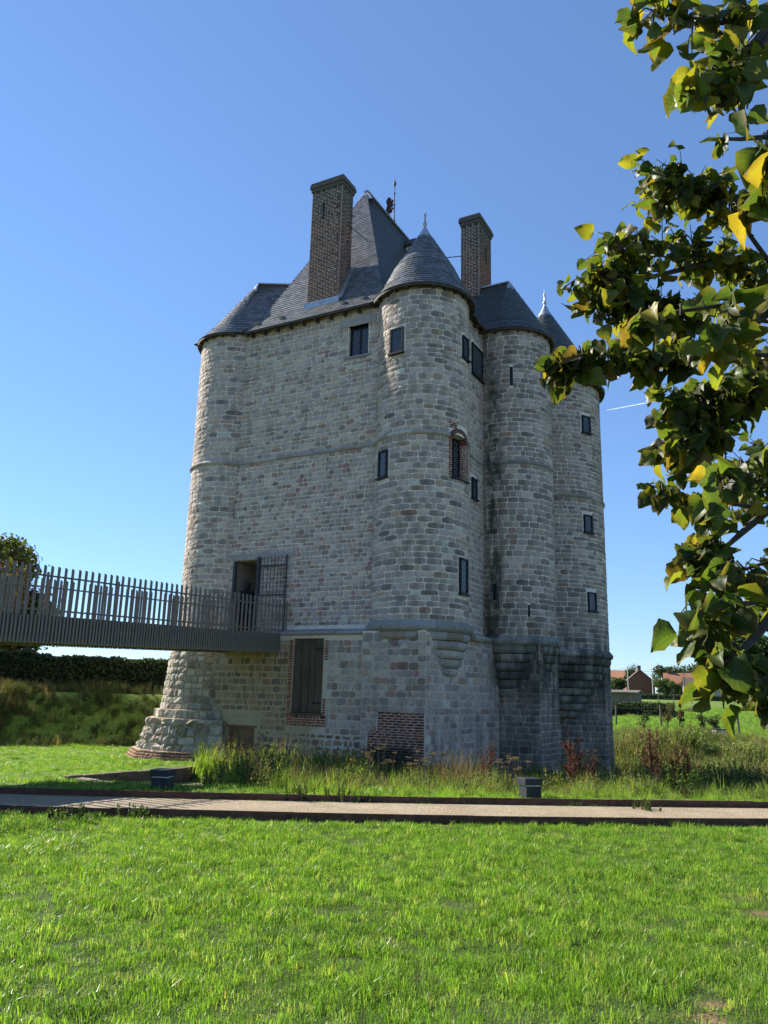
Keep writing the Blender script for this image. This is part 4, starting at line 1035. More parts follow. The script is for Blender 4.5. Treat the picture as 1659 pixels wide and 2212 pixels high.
def grow(a, step, k, end):
    o = []; v = a; s = step
    while abs(v) < abs(end): s *= k; v += s if end > a else -s; o.append(v)
    return o
gx = np.array(sorted(list(np.arange(-10, 12.01, .33)) + grow(12, .33, 1.14, 700) + grow(-10, .33, 1.14, -700)))
gy = np.array(sorted([-30, -15, -8, -4, -2] + list(np.arange(0, 36.01, .33)) + grow(36, .33, 1.1, 1400)))
XX, YY = np.meshgrid(gx, gy); ZZ = gz(XX, YY); nx, ny = len(gx), len(gy)
ii = np.arange(nx * ny).reshape(ny, nx)
ground = obj('ground', mesh_np('ground', np.stack([XX, YY, ZZ], -1), np.stack([ii[:-1, :-1], ii[:-1, 1:], ii[1:, 1:], ii[1:, :-1]], -1).reshape(-1, 4), smooth=True), M['turf']); tag(ground, kind='structure')

# ---- gravel path between two rusted steel edgings
fk = lambda x: 10.85 + .050 * x + .0100 * x * x if x <= 7 else fk(7) + .19 * (x - 7)
bk = lambda x: 12.63 + .055 * x + .0057 * x * x if x <= 8 else bk(8) + .146 * (x - 8)
fkx = lambda x: fk(x) if x > -6 else fk(-6) - .07 * (x + 6)
bkx = lambda x: bk(x) if x > -7 else bk(-7) - .025 * (x + 7)
xs = np.arange(-16, 18.01, .4); V = []; 
for x in xs:
    a, b = fkx(x) + .006, bkx(x) - .006
    for t in (0, .25, .5, .75, 1): V.append((x, a + (b - a) * t, .022 + .012 * math.sin(t * math.pi)))
m = 5; F = [(i * m + j, (i + 1) * m + j, (i + 1) * m + j + 1, i * m + j + 1) for i in range(len(xs) - 1) for j in range(m - 1)]
path = obj('gravel_path', mesh_np('gravel_path', V, np.array(F), smooth=True), M['gravel']); tag(path, kind='structure')
def edging(fn, h, label, seed):
    rr = random.Random(seed); root = empty('steel_edging', (0, fn(0), 0)); tag(root, label, 'edging', 'rusted steel edgings of the path'); x = -15.5
    while x < 17:
        L = 2.4; mb = MB(); n = 6; hh = h + rr.uniform(-.008, .008); dy = rr.uniform(-.006, .006)
        for k in range(n):
            xa, xb = x + .0008 + (L - .0016) * k / n, x + .0008 + (L - .0016) * (k + 1) / n
            ya, yb = fn(xa) - fn(0) + dy, fn(xb) - fn(0) + dy
            mb.add([(xa, ya - .008, -.06), (xb, yb - .008, -.06), (xb, yb - .008, hh), (xa, ya - .008, hh), (xa, ya + .008, -.06), (xb, yb + .008, -.06), (xb, yb + .008, hh), (xa, ya + .008, hh)],
                   [(0, 1, 2, 3), (5, 4, 7, 6), (3, 2, 6, 7)] + ([(4, 0, 3, 7)] if k == 0 else []) + ([(1, 5, 6, 2)] if k == n - 1 else []))
        mb.build('steel_plate', M['corten'], root); x += L
    return root
edging(fkx, .105, 'rusted steel edging on the lawn side of the gravel path', 1); edging(bkx, .115, 'rusted steel edging on the castle side of the gravel path', 2)

# ---- low bollards
def bollard(x, y, rz, w, h, label):
    o = empty('bollard', (x, y, G(x, y)), rz); tag(o, label, 'bollard', 'low dark bollards by the path')
    mb = MB(); mb.b(-w * .41, w * .45, -w * .42, w * .42, -.1, h - .125); b = mb.build('body', M['anthracite'], o)
    mb = MB(); mb.b(-w * .38, w * .40, -w * .38, w * .38, h - .125, h - .105); mb.build('lamp_slot', M['white'], o)
    mb = MB(); mb.b(-w * .5, w * .5, -w * .48, w * .48, h - .105, h); c = mb.build('cap', M['anthracite'], o)
    for q in (b, c):
        bv = q.modifiers.new('bevel', 'BEVEL'); bv.width = .006; bv.segments = 2
    return o
bollard(-3.60, 13.62, R(-9), .33, .33, 'dark square bollard at the end of the sunken way')
bollard(2.60, 13.80, R(18), .33, .33, 'dark square bollard in front of the middle round tower')
bollard(8.22, 16.75, R(32), .40, .62, 'dark square bollard by the right edge of the photo')

# ---- the sunken way: low retaining wall and worn slab
root = empty('retaining_wall', (-5.7, 19.3, -.5)); tag(root, 'low retaining wall of brown stone blocks beside the sunken way', 'wall')
def ret(p, q, z0, seed):
    rr = random.Random(seed); p = Vector(p); q = Vector(q); L = (q - p).length; d = (q - p) / L; s = 0
    while s < L - .01:
        l = min(rr.uniform(.35, .55), L - s)
        mb = MB(); c = p + d * (s + l / 2) - root.location; mb.box((c.x, c.y, (z0 - .02) - root.location.z), (l - .012, .22, .40 + rr.uniform(-.015, .015)), math.atan2(d.y, d.x))
        o = mb.build('block', M['brown_stone'], root); bv = o.modifiers.new('bevel', 'BEVEL'); bv.width = .015; bv.segments = 1; s += l
ret((-6.85, 17.85, 0), (-4.6, 20.85, 0), -.45, 1)
mb = MB(); mb.prism([(-6.55, 17.75), (-4.6, 20.4), (-3.1, 18.95), (-3.95, 16.0), (-5.55, 17.0)], -.68, -.60); tag(mb.build('sunken_path', M['gravel']), kind='structure')
rr = random.Random(9)
for k in range(5):
    a = k / 5; p = Vector((-6.35, 17.35, 0)).lerp(Vector((-4.1, 16.15, 0)), a); mb = MB()
    mb.box((0, 0, 0), (.5 + rr.random() * .15, .22, .22), R(-28 + rr.uniform(-4, 4))); o = mb.build('kerb_stone', M['step_stone'])
    o.location = (p.x + .2, p.y - .1, -.36 - .02 * k); tag(o, ['leftmost flat kerb stone on the near edge of the sunken way', 'second kerb stone from the left along the sunken way', 'middle one of five kerb stones along the sunken way', 'fourth kerb stone from the left along the sunken way', 'rightmost kerb stone of the sunken way, behind the bollard'][k], 'kerb stone', 'kerb stones of the sunken way'); bv = o.modifiers.new('bevel', 'BEVEL'); bv.width = .02; bv.segments = 1

# ================================================================== footbridge (castle frame, runs out from the door)
bridge = empty('footbridge', (CX, CY, 0), CROT); tag(bridge, 'weathered timber footbridge with tall picket railings leading to the castle door', 'bridge')
BX0, BX1 = -6.02, -3.98; BY1, BY0 = -.83, -15.4; SL = .034
bz = lambda y: 3.30 + SL * (y + .785)
def slant_box(name, x0, x1, y0, y1, dz0, dz1, mat, parent=bridge):
    mb = MB(); V = [(x, y, bz(y) + d) for x in (x0, x1) for y in (y0, y1) for d in (dz0, dz1)]
    mb.add(V, [(0, 1, 3, 2), (4, 6, 7, 5), (0, 4, 5, 1), (2, 3, 7, 6), (0, 2, 6, 4), (1, 5, 7, 3)]); return mb.build(name, mat, parent)
y = BY0; k = 0
while y < BY1 - .05:
    slant_box('deck_board', BX0 + .09, BX1 - .09, y, min(y + .138, BY1), -.03, .0, M['wood_deck']); y += .145
for x in (BX0 + .10, (BX0 + BX1) / 2 - .07, BX1 - .24): slant_box('beam', x, x + .14, BY0, BY1, -.44, -.03, M['wood_deck'])
y = BY0; 
while y < BY1 - .1: slant_box('underside_board', BX0 + .05, BX1 - .05, y, min(y + .29, BY1), -.475, -.445, M['wood_deck']); y += .30
rr = random.Random(21)
slat_me = {}
for sx, xo in ((1, BX1), (-1, BX0)):
    slant_box('skirt_board', xo - .055 * sx if sx > 0 else xo + .025, xo - .025 * sx if sx > 0 else xo + .055, BY0, BY1, -.50, .03, M['wood_deck'])
    for dz in (.12, .82): slant_box('rail', min(xo - .05 * sx, xo - .02 * sx), max(xo - .05 * sx, xo - .02 * sx), BY0, BY1, dz, dz + .035, M['wood_bridge'])
    y = BY1 - .06; k = 0; N = 0
    while y > BY0:
        tall = (k % 2 == 0)
        key = (tall, rr.randrange(3))
        if key not in slat_me:
            mb = MB(); top = (1.04 + .003 * key[1]) if tall else (.015 + .006 * key[1]); w, t = .046, .036
            V = [(px_, py_, z) for px_ in (-t / 2, t / 2) for py_ in (-w / 2, w / 2) for z in (-.53, 0)]
            mb.b(-t / 2, t / 2, -w / 2, w / 2, -.525, top - .03)
            mb.add([(-t / 2, -w / 2, top - .03), (t / 2, -w / 2, top - .03), (t / 2, w / 2, top - .03), (-t / 2, w / 2, top - .03), (-t / 2, -w / 2, top + .0), (t / 2, -w / 2, top + .0), (t / 2, w / 2, top - .028), (-t / 2, w / 2, top - .028)], [(0, 1, 5, 4), (1, 2, 6, 5), (2, 3, 7, 6), (3, 0, 4, 7), (4, 5, 6, 7)])
            o = mb.build('picket' if tall else 'skirt_slat', M['wood_bridge'], bridge); slat_me[key] = o.data
        else:
            o = obj('picket' if tall else 'skirt_slat', slat_me[key], None, bridge)
        o.location = (xo, y + rr.uniform(-.004, .004), bz(y)); o.rotation_euler = (rr.uniform(-.006, .006), rr.uniform(-.006, .006), 0)
        y -= .0875; k += 1
    y = BY1 - .9
    while y > BY0: slant_box('post', min(xo - .10 * sx, xo - .055 * sx), max(xo - .10 * sx, xo - .055 * sx), y, y + .035, .0, .92, M['wood_bridge']); y -= 1.9
for y in (-11.5, -7.0):
    for x in (BX0 + .25, BX1 - .25):
        pass
mb = MB(); mb.b(BX0 - .1, BX1 + .1, BY0 - 2.5, BY0 + .15, -1, bz(BY0) - .48); mb.b(BX0 + .2, BX0 + .5, BY0 - .3, BY0 + .2, -1, bz(BY0) - .48); mb.b(BX1 - .5, BX1 - .2, BY0 - .3, BY0 + .2, -1, bz(BY0) - .48); mb.build('abutment_post', M['wood_bridge'], bridge)

# ---- the person in black in the doorway (back turned)
def person(loc, rz, h):
    root = empty('person', loc, rz); tag(root, 'person in black hooded jacket and black trousers standing in the castle doorway', 'person')
    s = h / 1.75
    J = {'pel': (0, 0, .95), 'wai': (0, .01, 1.10), 'che': (0, .02, 1.30), 'nec': (0, .03, 1.47), 'hd0': (0, .01, 1.56), 'hd1': (0, .0, 1.66),
         'shl': (-.18, .02, 1.41), 'ell': (-.25, .05, 1.14), 'wrl': (-.23, -.06, .92), 'hal': (-.225, -.10, .84), 'shr': (.18, .02, 1.41), 'elr': (.25, .05, 1.14), 'wrr': (.23, -.06, .92), 'har': (.225, -.10, .84),
         'hil': (-.10, 0, .90), 'knl': (-.11, -.02, .50), 'anl': (-.115, .03, .09), 'tol': (-.125, -.13, .04), 'hir': (.10, 0, .90), 'knr': (.11, -.03, .50), 'anr': (.12, .02, .09), 'tor': (.135, -.14, .04)}
    rad = {'pel': .15, 'wai': .145, 'che': .165, 'nec': .07, 'hd0': .085, 'hd1': .09, 'shl': .085, 'ell': .062, 'wrl': .045, 'hal': .04, 'shr': .085, 'elr': .062, 'wrr': .045, 'har': .04, 'hil': .105, 'knl': .075, 'anl': .055, 'tol': .045, 'hir': .105, 'knr': .075, 'anr': .055, 'tor': .045}
    E_ = [('pel', 'wai'), ('wai', 'che'), ('che', 'nec'), ('nec', 'hd0'), ('hd0', 'hd1'), ('che', 'shl'), ('shl', 'ell'), ('ell', 'wrl'), ('wrl', 'hal'), ('che', 'shr'), ('shr', 'elr'), ('elr', 'wrr'), ('wrr', 'har'), ('pel', 'hil'), ('hil', 'knl'), ('knl', 'anl'), ('anl', 'tol'), ('pel', 'hir'), ('hir', 'knr'), ('knr', 'anr'), ('anr', 'tor')]
    K = list(J); me = bpy.data.meshes.new('body'); me.from_pydata([tuple(c * s for c in J[k]) for k in K], [(K.index(a), K.index(b)) for a, b in E_], [])
    o = obj('body', me, M['cloth_black'], root); sk = o.modifiers.new('skin', 'SKIN')
    for i, k in enumerate(K):
        v = me.skin_vertices[0].data[i]; v.radius = (rad[k] * s, rad[k] * s * (.78 if k in ('pel', 'wai', 'che') else 1)); v.use_root = (k == 'pel')
    sub = o.modifiers.new('sub', 'SUBSURF'); sub.levels = 1; sub.render_levels = 2
    # hair seen from behind, and the two hands
    mb = MB(); mb.lathe((0, .015 * s, 1.60 * s), [(0, .155 * s), (.05 * s, .148 * s), (.088 * s, .11 * s), (.105 * s, .05 * s), (.104 * s, 0), (.09 * s, -.06 * s), (.06 * s, -.10 * s)], 14); mb.build('hair', M['dark_cap'], root, smooth=True)
    for sg in (-1, 1):
        mb = MB(); b = Vector((sg * .225, -.11, .83)) * s
        mb.tube([b + Vector((0, .02, .03)) * s, b + Vector((0, 0, -.02)) * s, b + Vector((0, -.015, -.06)) * s], [.03 * s, .036 * s, .03 * s], 8)
        for q in range(4):
            f0 = b + Vector((0, -.035 + q * .02, -.055)) * s; mb.tube([f0, f0 + Vector((0, -.006, -.035)) * s, f0 + Vector((-sg * .012, -.004, -.06 - .008 * (q in (1, 2)))) * s], [.0095 * s, .0085 * s, .007 * s], 6)
        f0 = b + Vector((-sg * .01, -.035, -.01)) * s; mb.tube([f0, f0 + Vector((-sg * .01, -.03, -.03)) * s, f0 + Vector((-sg * .012, -.035, -.055)) * s], [.011 * s, .010 * s, .008 * s], 6)
        mb.build('hand', M['skin'], root, smooth=True)
    return root
pw = to_world(np.array([-5.78, -.55, 3.28])); person((pw[0], pw[1], 3.285), CROT + R(8), 1.72)

# ================================================================== vegetation helpers
LEAFQ = None
def leaf_mesh(name, C, N_, size, tint, rs, aspect=1.0):
    """joined leaf faces: centres C (n,3), normals, sizes; each leaf a bent quad pair"""
    n = len(C); r = np.random.default_rng(rs)
    a = r.normal(size=(n, 3)); N_ = N_ / (np.linalg.norm(N_, axis=1, keepdims=True) + 1e-9)
    a -= (a * N_).sum(1, keepdims=True) * N_; a /= np.linalg.norm(a, axis=1, keepdims=True) + 1e-9; b = np.cross(N_, a)
    s = np.asarray(size).reshape(-1, 1) * np.ones((n, 1))
    V = np.stack([C - a * s, C + b * s * .55 * aspect + N_ * s * .18, C + a * s, C - b * s * .55 * aspect + N_ * s * .18], 1)
    F = np.arange(n * 4).reshape(n, 4)
    T3 = np.concatenate([F[:, [0, 1, 2]], F[:, [0, 2, 3]]])
    return mesh_np(name, V.reshape(-1, 3), T3, np.repeat(np.asarray(tint), 4, axis=0))
def crown_points(clumps, n, rs, shell=.55):
    r = np.random.default_rng(rs); w = np.array([c[3] * c[4] * c[5] for c in clumps]) ** .67; k = r.choice(len(clumps), n, p=w / w.sum()); C = np.array(clumps, float)[k]
    d = r.normal(size=(n, 3)); d /= np.linalg.norm(d, axis=1, keepdims=True); q = (shell + (1 - shell) * r.random((n, 1)) ** .6) * (1 + .10 * r.normal(size=(n, 1)))
    return C[:, :3] + d * C[:, 3:6] * q, d + r.normal(size=(n, 3)) * .6
def col_var(pal, n, rs, var=.2):
    return tints(pal, n, rs, var)
PAL_TREE = [((.045, .075, .018), 6), ((.06, .095, .022), 5), ((.085, .11, .03), 3), ((.03, .05, .014), 4)]
PAL_AUT = [((.10, .085, .02), 4), ((.15, .09, .02), 4), ((.07, .085, .02), 6), ((.20, .11, .03), 1.5), ((.04, .055, .016), 4)]
PAL_HEDGE = [((.022, .040, .012), 6), ((.03, .052, .015), 5), ((.045, .07, .02), 3)]
def tree(name, base, h, rad, label, rs, nleaf, lsize, pal, trunk_h=.35, group=None, cat='tree', squash=1.0):
    r = random.Random(rs); o = empty(name, base); tag(o, label, cat, group)
    mb = MB(); th = h * trunk_h; tr = max(.03, h * .022)
    mb.tube([(0, 0, -.2), (r.uniform(-.05, .05) * h * .2, 0, th * .6), (r.uniform(-.1, .1) * h * .2, r.uniform(-.1, .1) * h * .2, th), (0, 0, h * .8)], [tr * 1.3, tr, tr * .8, tr * .25], 7)
    clumps = []
    for k in range(7 + int(rad * 1.5)):
        a = r.uniform(0, 2 * math.pi); q = rad * r.uniform(.15, .72); z = r.uniform(th + rad * .15, h - rad * .3)
        f = 1 - .5 * abs((z - (th + h) / 2) / (h - th) * 2) ** 1.6
        c = (math.cos(a) * q * f, math.sin(a) * q * f, z); s = rad * r.uniform(.28, .5)
        clumps.append((*c, s, s, s * .8 * squash)); mb.tube([(0, 0, th * r.uniform(.7, 1.1)), (c[0] * .5, c[1] * .5, (th + z) / 2), (c[0], c[1], z)], [tr * .5, tr * .32, tr * .1], 5)
    mb.build('trunk', M['bark'], o, smooth=True)
    P, N_ = crown_points(clumps, nleaf, rs); me = leaf_mesh('crown', P, N_, lsize * (.6 + .8 * np.random.default_rng(rs).random(nleaf)), col_var(pal, nleaf, rs), rs)
    obj('crown', me, M['foliage'], o); return o
def hedge(name, pts, w, h, label, rs, n, ls, pal=PAL_HEDGE, wob=.15, cat='hedge'):
    r = np.random.default_rng(rs); pts = np.array(pts, float); seg = np.linalg.norm(np.diff(pts, axis=0), axis=1); cum = np.concatenate([[0], np.cumsum(seg)])
    o = empty(name, (pts[0][0], pts[0][1], G(*pts[0]))); tag(o, label, cat)
    s = r.random(n) * cum[-1]; x = np.interp(s, cum, pts[:, 0]); y = np.interp(s, cum, pts[:, 1]); d = np.gradient(np.interp(np.linspace(0, cum[-1], 50), cum, pts[:, 0])), np.gradient(np.interp(np.linspace(0, cum[-1], 50), cum, pts[:, 1]))
    dx, dy = d[0].mean(), d[1].mean(); L = math.hypot(dx, dy); nrm = np.array([-dy / L, dx / L])
    top = h * (1 - wob * vnoise(s * .8, s * 0, rs) - wob * .4 * vnoise(s * 3, s * 0, rs + 1)); f = r.random(n); side = r.random(n)
    off = np.where(f < .55, np.where(side < .75, -1, 1) * w / 2, (r.random(n) - .5) * w); zz = np.where(f < .55, r.random(n) ** .8 * top, top) + r.normal(size=n) * .04
    off = off + r.normal(size=n) * .05 * w
    C = np.stack([x + nrm[0] * off, y + nrm[1] * off, gz(x, y) + zz], -1) - np.array(o.location)
    N_ = np.stack([nrm[0] * np.sign(off), nrm[1] * np.sign(off), np.where(f < .55, .2, 1.2)], -1) + r.normal(size=(n, 3)) * .7
    obj('foliage', leaf_mesh('foliage', C, N_, ls * (.6 + .8 * r.random(n)), col_var(pal, n, rs), rs), M['foliage'], o)
    # woody core so that no daylight passes low down
    mb = MB()
    for a, b in zip(pts[:-1], pts[1:]):
        za, zb = G(*a), G(*b); q = nrm * w * .36
        V = [(a[0] - q[0], a[1] - q[1], za - .1), (b[0] - q[0], b[1] - q[1], zb - .1), (b[0] - q[0], b[1] - q[1], zb + h * .8), (a[0] - q[0], a[1] - q[1], za + h * .8), (a[0] + q[0], a[1] + q[1], za - .1), (b[0] + q[0], b[1] + q[1], zb - .1), (b[0] + q[0], b[1] + q[1], zb + h * .8), (a[0] + q[0], a[1] + q[1], za + h * .8)]
        mb.add([Vector(v) - o.location for v in V], [(0, 1, 2, 3), (5, 4, 7, 6), (3, 2, 6, 7), (4, 0, 3, 7), (1, 5, 6, 2)])
    mb.build('stems', M['bark'], o); return o
def pol(az, D): return (D * math.sin(R(az)), D * math.cos(R(az)))
def polz(az, D): x, y = pol(az, D); return (x, y, G(x, y))

# ---- left side: bank crest hedge, white glimpse, autumn tree
hedge('clipped_hedge', [pol(-34, 36.5), pol(-27, 36), pol(-20, 35.8), pol(-14, 35.6), pol(-10, 36)], 1.5, 1.75, 'long dark clipped hedge on the bank behind the footbridge', 31, 26000, .085, wob=.28)
tree('autumn_tree', polz(-27.6, 42), 7.8, 4.2, 'yellowing autumn tree at the left edge behind the footbridge railing', 33, 17000, .16, PAL_AUT, .10)
o = empty('white_wall', polz(-17, 39)); tag(o, 'white garden wall glimpsed under the hedge beside the tower', 'wall')
mb = MB(); mb.box((0, 0, .35), (6.5, .2, .9), R(17)); mb.build('wall', M['white'], o); mb = MB(); mb.box((0, 0, .82), (6.6, .26, .05), R(17)); mb.build('coping', M['concrete'], o)

# ---- right side: pasture, fences, hedges, houses
def fence(posts, h, label, wires=2):
    o = empty('wire_fence', polz(*posts[0])); tag(o, label, 'fence'); rr = random.Random(len(posts)); prev = None
    for (az, D) in posts:
        p = Vector(polz(az, D)) - o.location; mb = MB(); le = rr.uniform(-.05, .05)
        mb.tube([p + Vector((0, 0, -.2)), p + Vector((le, 0, h)), p + Vector((le, 0, h + .03))], [.055, .05, .03], 7); mb.build('post', M['wood_post'], o)
        if prev is not None:
            for k in range(wires):
                z = h * (.92 - .4 * k); mb = MB(); mb.tube([prev + Vector((0, 0, z)), (prev + p) / 2 + Vector((0, 0, z - .03)), p + Vector((0, 0, z))], .006, 4); mb.build('wire', M['iron_grey'], o)
        prev = p
    return o
fence([(13.4, 47.5), (16.62, 46), (19.56, 44.5), (22.15, 42.5), (24.38, 40.5), (27.2, 39)], 1.12, 'near wire fence with dark leaning posts across the pasture')
fence([(16.0, 112), (18.2, 110), (19.5, 109), (20.45, 108), (21.6, 107), (22.65, 106), (24.2, 105), (25.4, 104), (27, 103)], 1.15, 'far wire fence with small posts along the top of the pasture')
hedge('field_hedge', [pol(14.5, 60), pol(17, 60), pol(20.45, 59)], 1.2, .95, 'trimmed dark hedge in the middle of the pasture', 41, 5000, .07, wob=.08)
hedge('boundary_hedge', [pol(15, 150), pol(19, 148), pol(23.5, 146)], 1.2, .95, 'low boundary hedge in front of the brick houses', 42, 3500, .12, wob=.2)
def house(name, az, D, w, dep, hw, hr, rz, wall, roofm, label, chim=(), win=(), z=None):
    x, y = pol(az, D); zb = G(x, y) if z is None else z; o = empty(name, (x, y, zb), rz); tag(o, label, 'house')
    mb = MB(); a, b = w / 2, dep / 2
    mb.b(-a, a, -b, b, -1, hw); mb.add([(-a, -b, hw), (a, -b, hw), (0, -b, hw + hr), (-a, b, hw), (a, b, hw), (0, b, hw + hr)], [(0, 1, 2), (4, 3, 5)]); mb.build('wall', wall, o)
    e = .28; k = hr / a
    mb = MB()
    for s in (-1, 1):
        mb.add([(s * (a + e), -b - e, hw - k * e), (s * (a + e), b + e, hw - k * e), (0, b + e, hw + hr), (0, -b - e, hw + hr)], [(0, 1, 2, 3)]); mb.add([(s * (a + e), -b - e, hw - k * e + .14), (s * (a + e), b + e, hw - k * e + .14), (0, b + e, hw + hr + .14), (0, -b - e, hw + hr + .14)], [(0, 1, 2, 3)])
        mb.add([(s * (a + e), -b - e, hw - k * e), (0, -b - e, hw + hr), (0, -b - e, hw + hr + .14), (s * (a + e), -b - e, hw - k * e + .14)], [(0, 1, 2, 3)])
        mb.add([(s * (a + e), -b - e, hw - k * e), (s * (a + e), b + e, hw - k * e), (s * (a + e), b + e, hw - k * e + .14), (s * (a + e), -b - e, hw - k * e + .14)], [(0, 1, 2, 3)])
    rf = mb.build('roof', roofm, o)
    for (cx_, cy_) in chim:
        mb = MB(); zt = hw + hr * (1 - abs(cx_) / a); mb.b(cx_ - .35, cx_ + .35, cy_ - .35, cy_ + .35, zt - .5, hw + hr + .9); mb.b(cx_ - .42, cx_ + .42, cy_ - .42, cy_ + .42, hw + hr + .9, hw + hr + 1.02); mb.build('chimney', M['brick_far'], rf)
    for (cx_, zz, ww, hh, face) in win:
        mb = MB()
        if face == 'f': mb.b(cx_ - ww / 2, cx_ + ww / 2, -b - .05, -b + .05, zz, zz + hh)
        else: mb.b(-a - .05, -a + .05, cx_ - ww / 2, cx_ + ww / 2, zz, zz + hh)
        wv = mb.build('window', M['white'], o); mb = MB()
        if face == 'f': mb.b(cx_ - ww / 2 + .1, cx_ + ww / 2 - .1, -b - .07, -b - .055, zz + .1, zz + hh - .1)
        else: mb.b(-a - .07, -a - .055, cx_ - ww / 2 + .1, cx_ + ww / 2 - .1, zz + .1, zz + hh - .1)
        mb.build('pane', M['glass'], wv)
    return o
house('brick_house', 18.25, 185, 5.9, 9, 3.4, 2.5, R(-14), M['brick_far'], M['slate_far'] if 'slate_far' in M else M['tile_brown'], 'dark red brick house with its gable facing the pasture', [(0, -2.5)])
house('pale_house', 17.15, 232, 6, 10, 3.8, 3.2, R(55), M['white'], M['tile_orange'], 'pale house with a faded tiled roof left of the brick gable')
house('long_house', 21.65, 200, 7, 12.0, 3.0, 2.7, R(70), M['brick_far'], M['tile_orange'], 'long low brick house with an orange tiled roof', [(0, -2.4), (0, 4.8)], [(-2, 1.0, 1.2, 1.4, 's'), (1.5, 1.0, 1.2, 1.4, 's')])
house('barn', 22.55, 172, 6, 8.5, 2.3, 1.9, R(73), M['render_grey'], M['tile_brown'], 'grey walled barn with a brown roof in front of the long house')
o = house('shed', 16.75, 97, 3.4, 5.0, 1.35, .22, R(62), M['wood_shed'], M['wood_shed'], 'brown boarded shed at the top of the pasture beside the far tower')
def pole(az, D, h, mat, label, arm=True, tilt=0):
    o = empty('utility_pole', polz(az, D)); o.rotation_euler = (0, tilt, 0); tag(o, label, 'pole', 'utility poles by the houses')
    mb = MB(); mb.tube([(0, 0, -.3), (0, 0, h)], [.13, .08], 8); mb.build('shaft', mat, o)
    if arm: mb = MB(); mb.tube([(0, 0, h - .1), (.5, -.2, h + .25), (1.1, -.4, h + .3)], .035, 6); mb.b(.9, 1.35, -.5, -.32, h + .26, h + .34); mb.build('lamp_arm', M['concrete'], o)
    return o
pole(17.55, 150, 5.9, M['concrete'], 'pale concrete lamp pole left of the brick gable'); pole(19.15, 160, 4.9, M['concrete'], 'pale pole right beside the brick gable', False); pole(21.25, 165, 5.6, M['wood_post'], 'dark leaning wooden pole in front of the long orange roof', False, R(-2.5))
a = Vector(polz(17.55, 150)) + Vector((0, 0, 5.5)); o = empty('overhead_wire', a); tag(o, 'overhead wires running between the lamp poles', 'wire')
for k, (q, h) in enumerate(((polz(12.5, 160), 5.4), (polz(19.15, 160), 4.6), (polz(21.25, 165), 5.2))):
    q = Vector(q) + Vector((0, 0, h)) - a; mb = MB(); mb.tube([(0, 0, -.1 * k), q * .5 + Vector((0, 0, -.5)), q], .022, 4); mb.build('wire', M['iron'], o)
far = [(15.0, 150, 6.5, 3.0), (16.6, 210, 5.5, 3.4), (17.9, 215, 8.5, 3.0), (19.6, 212, 8.0, 3.4), (20.6, 240, 9.0, 5), (21.6, 245, 9.5, 5), (22.7, 240, 10.5, 5), (23.8, 235, 10, 5), (24.0, 150, 11.5, 5.5), (25.6, 150, 13, 6.5), (19.9, 178, 4.5, 2.4), (20.7, 176, 3.6, 2.0), (16.8, 165, 4.2, 3.0)]
for k, (az, D, h, rd) in enumerate(far):
    tree('broadleaf_tree', polz(az, D), h, rd, ['dark rounded tree beside the lamp pole left of the houses', 'dark tree behind the pale house', 'dark tree behind the brick gable roof', 'conifer dark tree between brick gable and long house', 'leftmost of the green trees behind the long orange roof', 'second green tree behind the long orange roof', 'third green tree behind the long orange roof', 'fourth green tree behind the long orange roof', 'broad dark tree right of the grey barn', 'tallest dark tree at the right behind the overhanging leaves', 'bushy tree right beside the brick gable wall', 'small bushy tree before the long brick house', 'round bush left of the concrete lamp pole'][k], 60 + k, 2600 if D < 200 else 1700, rd * .075, PAL_TREE, .15, 'trees round the houses')
for k, (az, D, h, rd, lab, pal) in enumerate(((20.0, 43, 1.35, .55, 'young tree with orange-tinged leaves by the near fence', PAL_AUT), (20.75, 43.5, 1.1, .3, 'thin reddish sapling right of the orange-tinged young tree', PAL_AUT), (22.15, 40.5, .9, .4, 'small dark shrub at the foot of a near fence post', PAL_TREE), (22.95, 38.6, .95, .5, 'rounded dark shrub beside the grey planter in the pasture', PAL_TREE), (18.45, 38.5, 1.2, .5, 'thin leafless-looking sapling on the bank beside the far tower', PAL_TREE))):
    tree('sapling', polz(az, D), h, rd, lab, 90 + k, 420 if k != 4 else 160, .05, pal, .25, 'young trees in the pasture')
o = empty('planter', polz(23.15, 38.0)); tag(o, 'grey box planter in the pasture below the dark shrub', 'planter'); mb = MB(); mb.b(-.22, .22, -.2, .2, -.1, .3); mb.build('box', M['concrete'], o); mb = MB(); mb.b(-.25, .25, -.23, .23, .3, .34); mb.build('rim', M['anthracite'], o)
